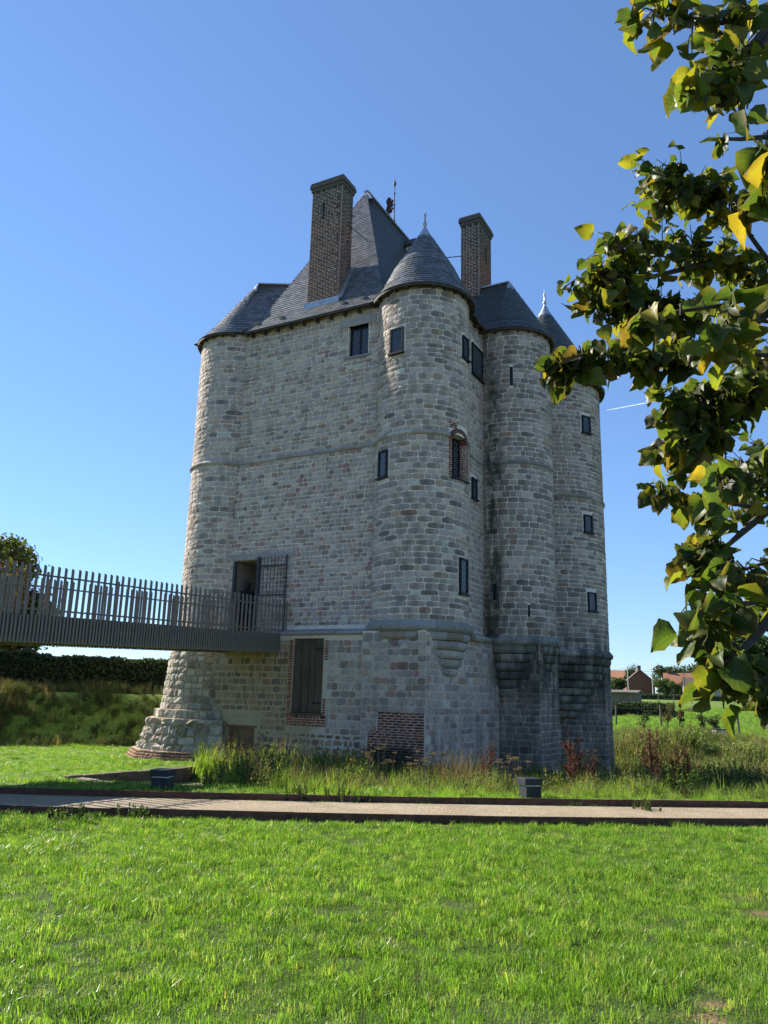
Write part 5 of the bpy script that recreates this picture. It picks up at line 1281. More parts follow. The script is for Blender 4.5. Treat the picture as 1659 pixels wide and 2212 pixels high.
# ================================================================== overhanging tree on the right
BRANCH = [
    ([(1.628,2.102,4.053),(1.216,1.965,3.762),(0.973,1.894,3.629),(0.771,1.807,3.565),(0.682,1.764,3.529)], 60, 0.12, 0.105),
    ([(1.216,1.965,3.762),(1.058,1.91,3.564),(0.908,1.846,3.401),(0.836,1.811,3.328)], 45, 0.12, 0.082),
    ([(1.216,1.965,3.762),(1.086,1.913,3.551),(0.975,1.854,3.364)], 22, 0.12, 0.062),
    ([(1.325,1.785,3.222),(0.994,1.627,3.023),(0.812,1.545,2.936),(0.731,1.502,2.899)], 14, 0.14, 0.051),
    ([(0.994,1.627,3.023),(0.892,1.605,2.898),(0.912,1.665,2.865)], 12, 0.13, 0.051),
    ([(3.189,4.563,4.075),(2.478,4.331,4.188),(1.983,4.114,4.234),(1.558,4.002,4.274),(1.286,3.924,4.171)], 130, 0.115, 0.154),
    ([(2.478,4.331,4.188),(2.133,4.151,4.514),(1.805,4.013,4.661),(1.548,3.918,4.63)], 130, 0.115, 0.154),
    ([(1.983,4.114,4.234),(1.476,3.963,4.008),(1.183,3.868,3.973),(1.101,3.878,3.933)], 90, 0.115, 0.106),
    ([(2.381,4.202,3.867),(1.799,4.01,3.81),(1.446,3.905,3.816),(1.159,3.813,3.772)], 130, 0.115, 0.132),
    ([(1.867,3.323,3.238),(1.353,3.136,3.159),(1.016,3.048,3.097),(0.792,2.955,3.058),(0.713,2.966,3.009)], 80, 0.105, 0.064),
    ([(1.653,2.322,3.124),(1.268,2.165,2.92),(0.995,2.089,2.808),(0.785,2.051,2.751),(0.714,2.009,2.712)], 26, 0.13, 0.064),
    ([(1.268,2.165,2.92),(1.08,2.105,2.742),(0.914,2.018,2.672)], 22, 0.13, 0.069),
    ([(2.433,3.547,3.159),(1.87,3.353,3.111),(1.524,3.269,3.032),(1.277,3.186,2.948)], 130, 0.115, 0.118),
    ([(1.87,3.353,3.111),(1.485,3.216,2.824),(1.244,3.132,2.745)], 95, 0.115, 0.093),
    ([(1.667,2.445,2.607),(1.304,2.374,2.474),(1.123,2.293,2.382),(0.988,2.212,2.288)], 36, 0.13, 0.089),
    ([(2.064,3.121,2.359),(1.549,3.004,2.416),(1.245,2.901,2.42),(1.1,2.893,2.452),(1.009,2.887,2.476)], 40, 0.1, 0.048),
    ([(1.549,3.004,2.416),(1.34,2.942,2.247),(1.183,2.846,2.215)], 50, 0.11, 0.081),
    ([(1.678,2.546,2.18),(1.313,2.457,2.123),(1.132,2.37,2.059),(1.046,2.374,2.042)], 40, 0.12, 0.089),
    ([(1.618,2.49,1.984),(1.264,2.389,1.978),(1.046,2.297,1.933),(0.908,2.201,1.905),(0.876,2.205,1.885)], 36, 0.11, 0.056),
    ([(1.264,2.389,1.978),(1.057,2.221,1.819),(0.947,2.132,1.76),(0.909,2.134,1.753)], 28, 0.11, 0.06),
    ([(1.162,2.217,1.834),(1.061,2.134,1.751),(0.982,2.045,1.693)], 12, 0.12, 0.038),
    ([(3.197,4.633,3.783),(2.489,4.424,3.795),(2.111,4.267,3.591)], 130, 0.12, 0.231),
    ([(3.213,4.772,3.197),(2.507,4.584,3.12),(2.183,4.414,2.973)], 120, 0.12, 0.26),
    ([(2.909,4.451,2.383),(2.318,4.286,2.213),(2.088,4.199,2.146)], 60, 0.12, 0.157),
]
TRUNK = Vector((3.95, 4.15, 0))
tr_ = empty('broadleaf_tree', (TRUNK.x, TRUNK.y, 0)); tag(tr_, 'yellowing broad-leaved tree whose leafy branches hang into the right side', 'tree')
mb = MB(); mb.tube([(0, 0, -.2), (.03, .02, 1.0), (-.02, .05, 2.2), (.05, .0, 4.0), (.1, .1, 6.0), (.05, .1, 8.0)], [.24, .18, .16, .13, .09, .03], 12); mb.build('trunk', M['bark'], tr_, smooth=True)
# a leaf: heart-shaped outline with teeth, folded along the midrib and drooping
def leaf_template(seed):
    r = random.Random(seed); nA = 8; V = []; UV = []; fold = r.uniform(-.1, .7); droop = r.uniform(.1, 1.1); curl = r.uniform(-.5, .5)
    wid = [.04, .35, .46, .49, .465, .40, .29, .14, 0.0]
    for i in range(nA + 1):
        t = i / nA; w = wid[i] * r.uniform(.93, 1.07)
        y = t; z = -droop * t * t * .6
        for u in (-1, -.5, 0, .5, 1):
            tooth = (.022 if i % 2 else -.022) * abs(u) * (1 if abs(u) == 1 else 0)
            x = u * (w + tooth * (w > .05)); lob = -.10 * abs(u) * (1 - t) ** 3 * (i > 0)
            V.append((x, y + lob, z + fold * abs(x) + curl * x * t + .06 * math.sin(8 * t + 4 * u + seed) * (.4 + abs(u)))); UV.append((u, t))
    F = [(i * 5 + j, i * 5 + j + 1, (i + 1) * 5 + j + 1, (i + 1) * 5 + j) for i in range(nA) for j in range(4)]
    b = len(V); V += [(-.012, 0, .0), (.012, 0, 0), (.008, -.38, .06), (-.008, -.38, .06)]; UV += [(0, 0)] * 4; F.append((b, b + 1, b + 2, b + 3))
    return np.array(V), np.array(F), np.array(UV)
LT = [leaf_template(s) for s in range(8)]
PAL_LEAF = [((.055, .095, .02), 7), ((.08, .125, .022), 6), ((.16, .185, .026), 5), ((.27, .24, .03), 3.0), ((.33, .24, .03), 1.1), ((.19, .12, .03), 1.2), ((.035, .058, .016), 5)]
def uv_set(me, UVv):
    l = me.uv_layers.new(name='UVMap'); li = np.zeros(len(me.loops), dtype=np.int32); me.loops.foreach_get('vertex_index', li); l.data.foreach_set('uv', np.asarray(UVv, dtype=np.float32)[li].ravel())
LEAF_ME = {}
def leaf_me(k, c):
    if (k, c) not in LEAF_ME:
        V, F, UVv = LT[k]; col = np.array(PAL_LEAF[c][0]); g = np.random.default_rng(k * 10 + c)
        edge = np.clip((np.abs(UVv[:, 0]) + UVv[:, 1]) - .9, 0, 1)[:, None] * g.random()
        T3 = col * (1 - edge) + np.array([.22, .13, .035]) * edge
        me = mesh_np('leaf', V, F, T3, smooth=True); uv_set(me, UVv); me.materials.append(M['leaf']); LEAF_ME[(k, c)] = me
    return LEAF_ME[(k, c)]
rr = random.Random(77); LEAVES = []; tw = MB(); BRANCH[0] = (BRANCH[0][0][:-1] + [tuple(.55 * a + .45 * b for a, b in zip(BRANCH[0][0][-2], BRANCH[0][0][-1]))], 54, .12, .08); BRANCH[9] = (BRANCH[9][0], 170, .105, .085)
wts = [p[1] for p in PAL_LEAF]
for bi, (pts, n, size, spread) in enumerate(BRANCH):
    P = [Vector(p) for p in pts]
    if bi in (0, 3, 5, 8, 9, 10, 12, 14, 15, 17, 18, 20, 21, 22, 23):      # carry the limb back to the trunk
        z = min(max(P[0].z - .5, 1.6), 6.5); P = [Vector((TRUNK.x, TRUNK.y, z)), (Vector((TRUNK.x, TRUNK.y, z + .35)) + P[0]) / 2] + P
    m = len(P); tw.tube([p - tr_.location for p in P], [max(.003, .016 * (1 - i / (m - 1)) ** 1.4 + .003) for i in range(m)], 6)
    vis = [Vector(p) for p in pts[1:] if True]; seg = [(a, b) for a, b in zip(vis[:-1], vis[1:])]; L = [(b - a).length for a, b in seg]
    done = 0; n = int(n * (1.7 if size > .117 else 1.5) * (1.6 if bi in (5, 6, 7, 8) else 1.15 if bi in (12, 13, 21, 22) else .9)); spread *= 1.3 if bi in (5, 6, 7, 8, 12, 13, 21, 22) else 1.0
    while done < n:
        q = rr.random() * sum(L); 
        for (a, b), l in zip(seg, L):
            if q <= l: break
            q -= l
        s0 = a.lerp(b, min(1, q / max(l, 1e-6))); ax = (b - a).normalized()
        d = Vector((rr.gauss(0, 1), rr.gauss(0, 1), rr.gauss(-.15, 1))); d = (d.normalized() * .9 + ax * .9).normalized()
        tl = spread * rr.uniform(.35, 1.15); mid = s0 + d * tl * .5 + Vector((0, 0, .015)); e = s0 + d * tl + Vector((0, 0, -.03))
        tw.tube([s0 - tr_.location, mid - tr_.location, e - tr_.location], [.0035, .0025, .0015], 4, False)
        for j in range(rr.randrange(2, 5)):
            f = .35 + .65 * rr.random(); p = (s0.lerp(mid, f * 2) if f < .5 else mid.lerp(e, f * 2 - 1))
            dn = (Vector((rr.gauss(0, .7), rr.gauss(0, .7), -rr.uniform(.25, 1.3))) + d * .5).normalized()
            nm = Vector((rr.gauss(0, 1), rr.gauss(0, 1), rr.gauss(.5, .8))); nm = (nm - dn * nm.dot(dn)).normalized()
            s = size * rr.uniform(.45, 1.0) * (.68 if size > .117 else .86)
            c = rr.choices(range(len(wts)), [w * (1.8 if i in (3, 4, 2) and bi < 9 else (.45 if i in (3, 4, 5) and bi > 11 else 1)) for i, w in enumerate(wts)])[0]
            k = rr.randrange(8); ca = dn.cross(nm)
            Mx = Matrix(((ca.x, dn.x, nm.x), (ca.y, dn.y, nm.y), (ca.z, dn.z, nm.z)))
            org = p + dn * .38 * s
            LEAVES.append((org, Mx, s, k, c)); done += 1
# the rest of the crown, between those sprays and the trunk
rx = random.Random(78)
for bi, (pts, n, size, spread) in enumerate(BRANCH):
    b0 = Vector(pts[0]); t0 = Vector((TRUNK.x, TRUNK.y, min(max(b0.z - .2, 1.9), 6.5)))
    for q in range(26):
        f = rx.uniform(.12, 1.0); s0 = t0.lerp(b0, f); d = Vector((rx.gauss(.2, 1), rx.gauss(0, 1), rx.gauss(0, .9))).normalized(); e = s0 + d * rx.uniform(.12, .5)
        if e.x < .62 * e.y + .05: continue
        tw.tube([s0 - tr_.location, e - tr_.location], [.004, .0015], 4, False)
        for j in range(4):
            p = s0.lerp(e, .35 + .65 * rx.random()); dn = (Vector((rx.gauss(0, .7), rx.gauss(0, .7), -rx.uniform(.25, 1.3))) + d * .5).normalized(); nm = Vector((rx.gauss(0, 1), rx.gauss(0, 1), rx.gauss(.5, .8))); nm = (nm - dn * nm.dot(dn)).normalized(); ca = dn.cross(nm)
            LEAVES.append((p + dn * .04, Matrix(((ca.x, dn.x, nm.x), (ca.y, dn.y, nm.y), (ca.z, dn.z, nm.z))), .11 * rx.uniform(.5, 1.1), rx.randrange(8), rx.choices(range(len(wts)), wts)[0]))
tw.build('branch', M['twig'], tr_)
cl_ = [(math.cos(k * 2.4) * .9 + .35, math.sin(k * 2.4) * .9, 3.2 + k * .55, .8, .8, .6) for k in range(10)]
Pc, Nc = crown_points(cl_, 5200, 79, .4); cr = obj('crown', leaf_mesh('crown', Pc, Nc, .065 * (.6 + .8 * rng.random(5200)), col_var([((.05, .085, .018), 6), ((.08, .12, .02), 5), ((.16, .16, .022), 2), ((.25, .20, .025), 1)], 5200, 80), 81), M['foliage'], tr_); tag(cr, kind='stuff')
W_ = np.array([l[0] + l[1] @ Vector((0, l[2] * .5, 0)) for l in LEAVES]); px, dd = to_px(W_); szp = np.array([l[2] for l in LEAVES]) / dd
ok = (px[:, 0] > .02) & (px[:, 0] < .985) & (px[:, 1] > .01) & (px[:, 1] < .99); order = np.argsort(-np.where(ok, szp, -1)); top = set(order[:300].tolist())
Vs, Fs, Ts, Us = [], [], [], []; nb = 0
for i, (org, Mx, s, k, c) in enumerate(LEAVES):
    if i in top:
        o = obj('leaf', leaf_me(k, c), None, tr_); o.location = org - tr_.location; o.rotation_euler = Mx.to_euler(); o.scale = (s, s, s)
    else:
        V, F, UVv = LT[k]; m3 = np.array(Mx); v = (V * s) @ m3.T + np.array(org - tr_.location)
        a = leaf_me(k, c).attributes['tint']; t = np.zeros(len(V) * 4, dtype=np.float32); a.data.foreach_get('color', t)
        Vs.append(v); Fs.append(F + nb); Ts.append(t.reshape(-1, 4)[:, :3]); Us.append(UVv); nb += len(V)
me = mesh_np('foliage', np.concatenate(Vs), np.concatenate(Fs), np.concatenate(Ts), smooth=True); uv_set(me, np.concatenate(Us)); fo = obj('foliage', me, M['leaf'], tr_); tag(fo, kind='stuff')
print('leaves', len(LEAVES))

# ================================================================== grass and weeds
def scatter(name, P, rot, scl, idx, meshes, mat, kind='stuff', label=None, cat=None):
    """one object that instances tuft meshes on its points"""
    col = bpy.data.collections.new(name + '_tufts')
    for i, me in enumerate(meshes):
        if not len(me.materials): me.materials.append(mat)
        so = bpy.data.objects.new('%s_tuft_%02d' % (name, i), me); col.objects.link(so)
    n = len(P); me = bpy.data.meshes.new(name); me.vertices.add(n); me.vertices.foreach_set('co', np.asarray(P, dtype=np.float32).ravel())
    a = me.attributes.new('rot', 'FLOAT_VECTOR', 'POINT'); a.data.foreach_set('vector', np.asarray(rot, dtype=np.float32).ravel())
    a = me.attributes.new('scl', 'FLOAT', 'POINT'); a.data.foreach_set('value', np.asarray(scl, dtype=np.float32))
    a = me.attributes.new('pick', 'INT', 'POINT'); a.data.foreach_set('value', np.asarray(idx, dtype=np.int32))
    o = obj(name, me); tag(o, label, cat, kind=kind)
    ng = bpy.data.node_groups.new(name + '_nodes', 'GeometryNodeTree'); ng.interface.new_socket('Geometry', in_out='INPUT', socket_type='NodeSocketGeometry'); ng.interface.new_socket('Geometry', in_out='OUTPUT', socket_type='NodeSocketGeometry')
    gi = ng.nodes.new('NodeGroupInput'); go = ng.nodes.new('NodeGroupOutput'); ci = ng.nodes.new('GeometryNodeCollectionInfo'); ci.inputs['Collection'].default_value = col; ci.inputs['Separate Children'].default_value = True; ci.inputs['Reset Children'].default_value = True
    ip = ng.nodes.new('GeometryNodeInstanceOnPoints'); ip.inputs['Pick Instance'].default_value = True
    def at(nm, ty):
        q = ng.nodes.new('GeometryNodeInputNamedAttribute'); q.data_type = ty; q.inputs['Name'].default_value = nm; return q.outputs['Attribute']
    er = ng.nodes.new('FunctionNodeEulerToRotation'); ng.links.new(at('rot', 'FLOAT_VECTOR'), er.inputs[0])
    ng.links.new(gi.outputs[0], ip.inputs['Points']); ng.links.new(ci.outputs[0], ip.inputs['Instance']); ng.links.new(at('pick', 'INT'), ip.inputs['Instance Index']); ng.links.new(er.outputs[0], ip.inputs['Rotation']); ng.links.new(at('scl', 'FLOAT'), ip.inputs['Scale']); ng.links.new(ip.outputs[0], go.inputs[0])
    md = o.modifiers.new('scatter', 'NODES'); md.node_group = ng
    return o
def blades(n, rad, h, w, lean, pal, seed, seg=2, base_dark=.6):
    r = np.random.default_rng(seed); a = r.random(n) * 2 * np.pi; q = rad * np.sqrt(r.random(n)); x, y = q * np.cos(a), q * np.sin(a)
    hh = h[0] + (h[1] - h[0]) * r.random(n) ** 1.3; d = r.random(n) * 2 * np.pi; ln = lean * r.random(n) * hh; ww = w * (.6 + .8 * r.random(n)); f = d + np.pi / 2 + r.normal(size=n) * .6
    V = []; C = tints(pal, n, seed, .25); T3 = []
    lv = [0, .45, .8, 1.0] if seg == 3 else [0, .55, 1.0]
    for k, t in enumerate(lv):
        cx_ = x + np.cos(d) * ln * t * t; cy_ = y + np.sin(d) * ln * t * t; z = hh * (t - .25 * lean * t * t * (ln / (hh + 1e-6)))
        wk = ww * (1 - t ** 2) ; 
        if k == len(lv) - 1: V.append(np.stack([cx_, cy_, z], -1)[:, None]); T3.append((C * 1.1)[:, None])
        else:
            for s in (-1, 1): V.append(np.stack([cx_ + s * np.cos(f) * wk / 2, cy_ + s * np.sin(f) * wk / 2, z - (.03 if k == 0 else 0)], -1)[:, None]); T3.append((C)[:, None])
    V = np.concatenate(V, 1); T3 = np.concatenate(T3, 1); m = V.shape[1]; o = (np.arange(n) * m)[:, None]
    Q = [np.array([0, 1, 3, 2]) + 2 * k for k in range(len(lv) - 2)]; F4 = np.concatenate([q + o for q in Q]); F3 = np.array([m - 3, m - 2, m - 1]) + o
    return mesh_np('tuft', V.reshape(-1, 3), [F4, F3], T3.reshape(-1, 3))
PAL_GRASS = [((.145, .275, .036), 6), ((.195, .335, .046), 5.5), ((.075, .16, .022), 4), ((.29, .40, .09), 2.8), ((.34, .31, .12), .7)]
PAL_TALL = [((.18, .28, .04), 6), ((.24, .34, .06), 5), ((.30, .36, .085), 3), ((.36, .32, .14), 1.0), ((.12, .19, .035), 3)]
PAL_DRY = [((.26, .19, .10), 5), ((.20, .14, .08), 4), ((.13, .085, .05), 3), ((.32, .26, .15), 2)]
PAL_BANK = [((.055, .075, .022), 5), ((.075, .085, .028), 4), ((.11, .085, .045), 2), ((.04, .055, .018), 5)]
lawn_me = [blades(165, .16, (.016, .052), .0042, 1.2, PAL_GRASS, 700 + k) for k in range(5)] + [blades(80, .10, (.04, .095), .0045, 1.1, PAL_GRASS, 720 + k) for k in range(2)]
def scat_pts(x0, x1, y0, y1, dens, seed, keep_fn=None):
    r = np.random.default_rng(seed); n = int((x1 - x0) * (y1 - y0) * dens); x = x0 + (x1 - x0) * r.random(n); y = y0 + (y1 - y0) * r.random(n)
    if keep_fn is not None: k = keep_fn(x, y); x, y = x[k], y[k]
    return x, y, np.random.default_rng(seed + 1)
fkv = np.vectorize(fkx); bkv = np.vectorize(bkx)
worn = lambda x, y: sum(np.exp(-((x - a) ** 2 + (y - b) ** 2) / (q * q)) for a, b, q in ((3.29, 7.3, .24), (3.08, 6.72, .2), (3.4, 6.9, .15), (1.92, 4.84, .16), (1.78, 4.62, .18), (-3.14, 7.94, .12), (2.45, 7.6, .10)))
def lawn_keep(x, y):
    r = np.random.default_rng(4); return (np.abs(x) < y * .60 + 1.6) & (y < fkv(x) - .10 - .10 * vnoise(x * 2.5, x * 0, 8)) & (r.random(len(x)) > worn(x, y) * .9)
x, y, r = scat_pts(-9, 9, 2.3, 12.6, 64, 801, lawn_keep); n = len(x)
big = vnoise(x * 1.7, y * 1.7, 21) * .6 + vnoise(x * 4.5, y * 4.5, 22) * .4
scl = .72 + .72 * big + .15 * r.random(n); idx = np.where(r.random(n) < np.clip((big - .45) * 1.6, .03, .6), 5 + r.integers(0, 2, n), r.integers(0, 5, n))
lawn = scatter('lawn_grass', np.stack([x, y, gz(x, y) - .005], -1), np.stack([r.normal(size=n) * .12, r.normal(size=n) * .12, r.random(n) * 6.28], -1), scl, idx, lawn_me, M['grass'], label='short bright green lawn grass in the foreground', cat='grass')
# moss and seedlings in the gravel along the steel
r = np.random.default_rng(861); x = -12 + 26 * r.random(2600); k_ = vnoise(x * .8, x * 0, 71) > .35; x = x[k_]; n = len(x); yb_ = bkv(x) - .02 - .14 * r.random(n) ** 2.2
scatter('path_edge_moss', np.stack([x, yb_, np.full(n, .012)], -1), np.stack([np.zeros(n), np.zeros(n), r.random(n) * 6.28], -1), .16 + .3 * r.random(n) ** 3, r.integers(0, 7, n), lawn_me, M['grass'], label='low moss and seedlings in the gravel along the castle-side edging', cat='moss')
# castle-side turf
def turf_keep(x, y):
    D = np.hypot(x, y); az = np.degrees(np.arctan2(x, y)); return (y > bkv(x) + .04) & ~in_poly(x, y, TR) & (D < 30.5) & ((az < -6.5) | (y < bkv(x) + 2.2))
x, y, r = scat_pts(-16, 12, 12.3, 29.5, 15, 811, turf_keep); n = len(x)
big = vnoise(x * .9, y * .9, 31)
scatter('castle_turf_grass', np.stack([x, y, gz(x, y) - .01], -1), np.stack([r.normal(size=n) * .1, r.normal(size=n) * .1, r.random(n) * 6.28], -1), 1.0 + .9 * big, r.integers(0, 7, n), lawn_me, M['grass'], label='mown green grass between the path and the castle', cat='grass')
# tall verge
tall_me = [blades(70, .20, (.22, .55), .008, .9, PAL_TALL, 740 + k, 3) for k in range(5)]
def weed(seed, h, nst, pal, leafs, lsize, spread=.15):
    r = np.random.default_rng(seed); mb = MB(); Cs, Ns, Ss = [], [], []
    for k in range(nst):
        a = r.random() * 6.28; b = np.array([math.cos(a), math.sin(a), 0]) * spread * r.random(); t = np.array([math.cos(a) * .25 * r.random(), math.sin(a) * .25 * r.random(), 1.0]) * h * r.uniform(.6, 1.05)
        mb.cur = (.09, .10, .035); mb.tube([b, b + t * .5 + r.normal(size=3) * .01, b + t], [.004, .003, .0015], 4, False)
        m = int(leafs * r.uniform(.7, 1.3)); f = .15 + .85 * r.random(m); Cs.append(b + t * f[:, None] + r.normal(size=(m, 3)) * .05 * h * (1.15 - f[:, None])); Ns.append(r.normal(size=(m, 3)) + [0, 0, .6]); Ss.append(lsize * (.5 + .8 * r.random(m)) * (1.2 - .5 * f))
    C, N_, S = np.concatenate(Cs), np.concatenate(Ns), np.concatenate(Ss); me2 = leaf_mesh('w', C, N_, S, tints(pal, len(C), seed, .25), seed)
    o1 = bpy.data.meshes.new('tuft'); V1 = np.array([tuple(v) for v in mb.v]); F1 = np.array(mb.f); n2 = len(me2.vertices); V2 = np.zeros(n2 * 3, dtype=np.float32); me2.vertices.foreach_get('co', V2); t2 = np.zeros(n2 * 4, dtype=np.float32); me2.attributes['tint'].data.foreach_get('color', t2)
    F2 = np.array([tuple(p.vertices) for p in me2.polygons]) + len(V1); bpy.data.meshes.remove(me2); bpy.data.meshes.remove(o1)
    return mesh_np('tuft', np.concatenate([V1, V2.reshape(-1, 3)]), [F1, F2], np.concatenate([np.array(mb.t), t2.reshape(-1, 4)[:, :3]]))
PAL_WEED = [((.11, .16, .045), 5), ((.15, .20, .06), 4), ((.075, .11, .035), 4), ((.21, .21, .09), 2), ((.22, .17, .09), 1.5)]
weed_me = [weed(760 + k, .48, 7, PAL_WEED, 26, .028, .2) for k in range(4)]
dry_me = [weed(770 + k, .62, 8, PAL_DRY, 14, .014, .2) for k in range(3)] + [blades(45, .18, (.3, .7), .005, .7, PAL_DRY, 775 + k, 3) for k in range(2)]
all_me = tall_me + weed_me + dry_me      # 0-4 tall, 5-8 weed, 9-13 dry
def foot(x, y):      # inside the keep
    lx = (x - CX) * CU[0] + (y - CY) * CU[1]; ly = (x - CX) * CV[0] + (y - CY) * CV[1]; return (ly > -1.3) & (lx > -9.6) & (lx < 3.8) & ~((ly < 2.7) & (lx > 1.2)) & (ly < 10.5)
def verge_keep(x, y):
    az = np.degrees(np.arctan2(x, y)); return (y > bkv(x) + .55 + .5 * vnoise(x * 1.3, x * 0, 41)) & (az > -12.5 + 7 * np.clip((16.4 - y) / 3, 0, 1)) & (az < 30) & ~foot(x, y) & ~in_poly(x, y, TR) & (y < 22) & (np.hypot(x + 3.6, y - 13.3) > .75) & (np.hypot(x - 2.6, y - 13.45) > .75)
x, y, r = scat_pts(-5.5, 10, 12.8, 22, 17, 821, verge_keep); n = len(x)
edge = np.clip((y - bkv(x) - .5) / 2.6, 0, 1); pick = r.random(n); dn = vnoise(x * .8, y * .8, 44)
idx = np.where(pick < .78 - .42 * edge, r.integers(0, 5, n), np.where(pick < .86 - .08 * (dn > .5), 5 + r.integers(0, 4, n), 9 + r.integers(0, 5, n)))
cl = np.clip((vnoise(x * 1.9, y * 1.9, 46) - .35) * 2.2, 0, 1); az_ = np.degrees(np.arctan2(x, y)); low = np.where((az_ > -1) & (az_ < 14), .78, 1.12); scl = (.22 + .36 * edge + .2 * dn + .62 * cl * edge) * (.8 + .4 * r.random(n)) * low
scatter('verge_grass', np.stack([x, y, gz(x, y) - .02], -1), np.stack([r.normal(size=n) * .12, r.normal(size=n) * .12, r.random(n) * 6.28], -1), scl, idx, all_me, M['weed'], label='tall unmown grass and weeds at the foot of the castle', cat='grass')
PAL_SCRUB = [((.17, .235, .07), 6), ((.24, .29, .11), 5), ((.11, .165, .045), 4), ((.33, .33, .18), 3), ((.20, .155, .10), 1.2)]
scrub_me = [blades(70, .22, (.2, .5), .009, 1.0, PAL_SCRUB, 860 + k, 3) for k in range(5)] + [weed(870 + k, .5, 9, PAL_SCRUB, 30, .03, .24) for k in range(4)] + dry_me
def scrub_keep(x, y):
    D = np.hypot(x, y); az = np.degrees(np.arctan2(x, y)); return (az > 13.5) & (az < 31) & (y > bkv(x) + 1.2) & (D > 18.3 + 1.2 * vnoise(x * .7, y * .7, 57)) & (D < 38.5 + 1.5 * vnoise(x * .5, y * .5, 58)) & ((D > 28.5) | (np.random.default_rng(5).random(len(x)) < .35)) & ~foot(x, y)
x, y, r = scat_pts(3.5, 20, 13, 38, 22, 831, scrub_keep); n = len(x); dn = vnoise(x * .5, y * .5, 51); pick = r.random(n)
idx = np.where(pick < .34, r.integers(0, 5, n), np.where(pick < .34 + .42 * (.4 + dn), 5 + r.integers(0, 4, n), 9 + r.integers(0, 5, n))); D = np.hypot(x, y)
scatter('bank_scrub', np.stack([x, y, gz(x, y) - .03], -1), np.stack([r.normal(size=n) * .12, r.normal(size=n) * .12, r.random(n) * 6.28], -1), (.55 + 1.2 * np.clip(vnoise(x * .8, y * .8, 53) * 1.6 - .4, 0, 1) + .3 * dn) * (.7 + .5 * r.random(n)) * np.where(D > 35, .55, 1.1), idx, scrub_me, M['weed'], label='dense rough weeds covering the bank right of the castle', cat='scrub')
bank_me = [blades(60, .25, (.3, .75), .011, .9, PAL_BANK, 780 + k, 3) for k in range(3)] + [weed(785 + k, .6, 7, PAL_BANK, 24, .035, .25) for k in range(3)] + [blades(55, .25, (.4, .9), .009, .7, PAL_DRY, 790 + k, 3) for k in range(2)]
def bank_keep(x, y):
    D = np.hypot(x, y); az = np.degrees(np.arctan2(x, y)); return (az > -34) & (az < -11) & (D > 29.6) & (D < 35)
x, y, r = scat_pts(-21, -5, 24, 35, 14, 841, bank_keep); n = len(x); dn = vnoise(x * .45, y * .45, 61); az = np.degrees(np.arctan2(x, y))
pd = np.clip(.12 - (az + 22) * .01, .0, .2) * (dn + .2); pick = r.random(n)
idx = np.where(pick < pd, 6 + r.integers(0, 2, n), r.integers(0, 6, n))
scatter('bank_grass', np.stack([x, y, gz(x, y) - .03], -1), np.stack([r.normal(size=n) * .1, r.normal(size=n) * .1, r.random(n) * 6.28], -1), .45 + .5 * dn, idx, bank_me, M['weed'], label='rough browning grass on the shaded bank left of the castle', cat='grass')
# pasture: coarse clumps thinning out with distance
def past_keep(x, y):
    D = np.hypot(x, y); az = np.degrees(np.arctan2(x, y)); return (az > 13) & (az < 31) & (D > 37.5)
x, y, r = scat_pts(8, 48, 30, 82, 5, 851, past_keep); n = len(x)
scatter('pasture_grass', np.stack([x, y, gz(x, y) - .02], -1), np.stack([np.zeros(n), np.zeros(n), r.random(n) * 6.28], -1), 2.2 + 1.6 * r.random(n), r.integers(0, 7, n), lawn_me, M['grass'], label='bright green grass of the pasture beyond the fence', cat='grass')

# ---- single plants that stand out
def spire(name, az, D, h, n, label, pal, seed, group, dens=150, ls=.02, lean=.12):
    x, y = pol(az, D); o = empty(name, (x, y, G(x, y))); tag(o, label, 'plant', group); r = np.random.default_rng(seed); st = MB(); Cs = []
    for k in range(n):
        a = r.random() * 6.28; b = np.array([math.cos(a), math.sin(a), 0]) * .16 * r.random(); t = np.array([math.cos(a) * lean * r.random(), math.sin(a) * lean * r.random(), 1]) * h * r.uniform(.65, 1.05)
        st.tube([b, b + t * .5, b + t], [.008, .006, .002], 5, False)
        for q in range(5):
            f = r.uniform(.35, .8); br_ = np.array([math.cos(a + q * 1.3), math.sin(a + q * 1.3), 1.3]) * h * .12; st.tube([b + t * f, b + t * f + br_], [.004, .0015], 4, False)
            m = int(dens * .12); Cs.append(b + t * f + br_ * (.2 + .8 * r.random((m, 1))) + r.normal(size=(m, 3)) * .014)
        m = int(dens * .5); Cs.append(b + t * (.45 + .55 * r.random((m, 1))) + r.normal(size=(m, 3)) * .014)
    st.build('stem', M['twig'], o); C = np.concatenate(Cs); obj('seed_head', leaf_mesh('seed_head', C, r.normal(size=(len(C), 3)), ls * (.6 + .8 * r.random(len(C))), tints(pal, len(C), seed, .3), seed), M['dry'], o)['kind'] = 'stuff'; return o
PAL_DOCK = [((.10, .03, .022), 5), ((.07, .025, .02), 4), ((.14, .05, .035), 2)]
for k, (az, D, h, n, lab) in enumerate(((7.7, 17.2, 1.2, 4, 'tall dark red dock plant before the joint of two round towers'), (13.6, 17.4, 1.25, 9, 'thick dark red dock clump in front of the far round tower'), (14.9, 17.5, 1.0, 4, 'small dark red dock right of the thick dock clump'), (19.0, 16.8, 1.35, 7, 'tall branching dark red dock on the right bank'), (20.6, 16.9, 1.15, 6, 'smaller dark red dock right of the tall branching one'))):
    spire('dock_plant', az, D, h, n, lab, PAL_DOCK, 900 + k, 'dark red dock plants')
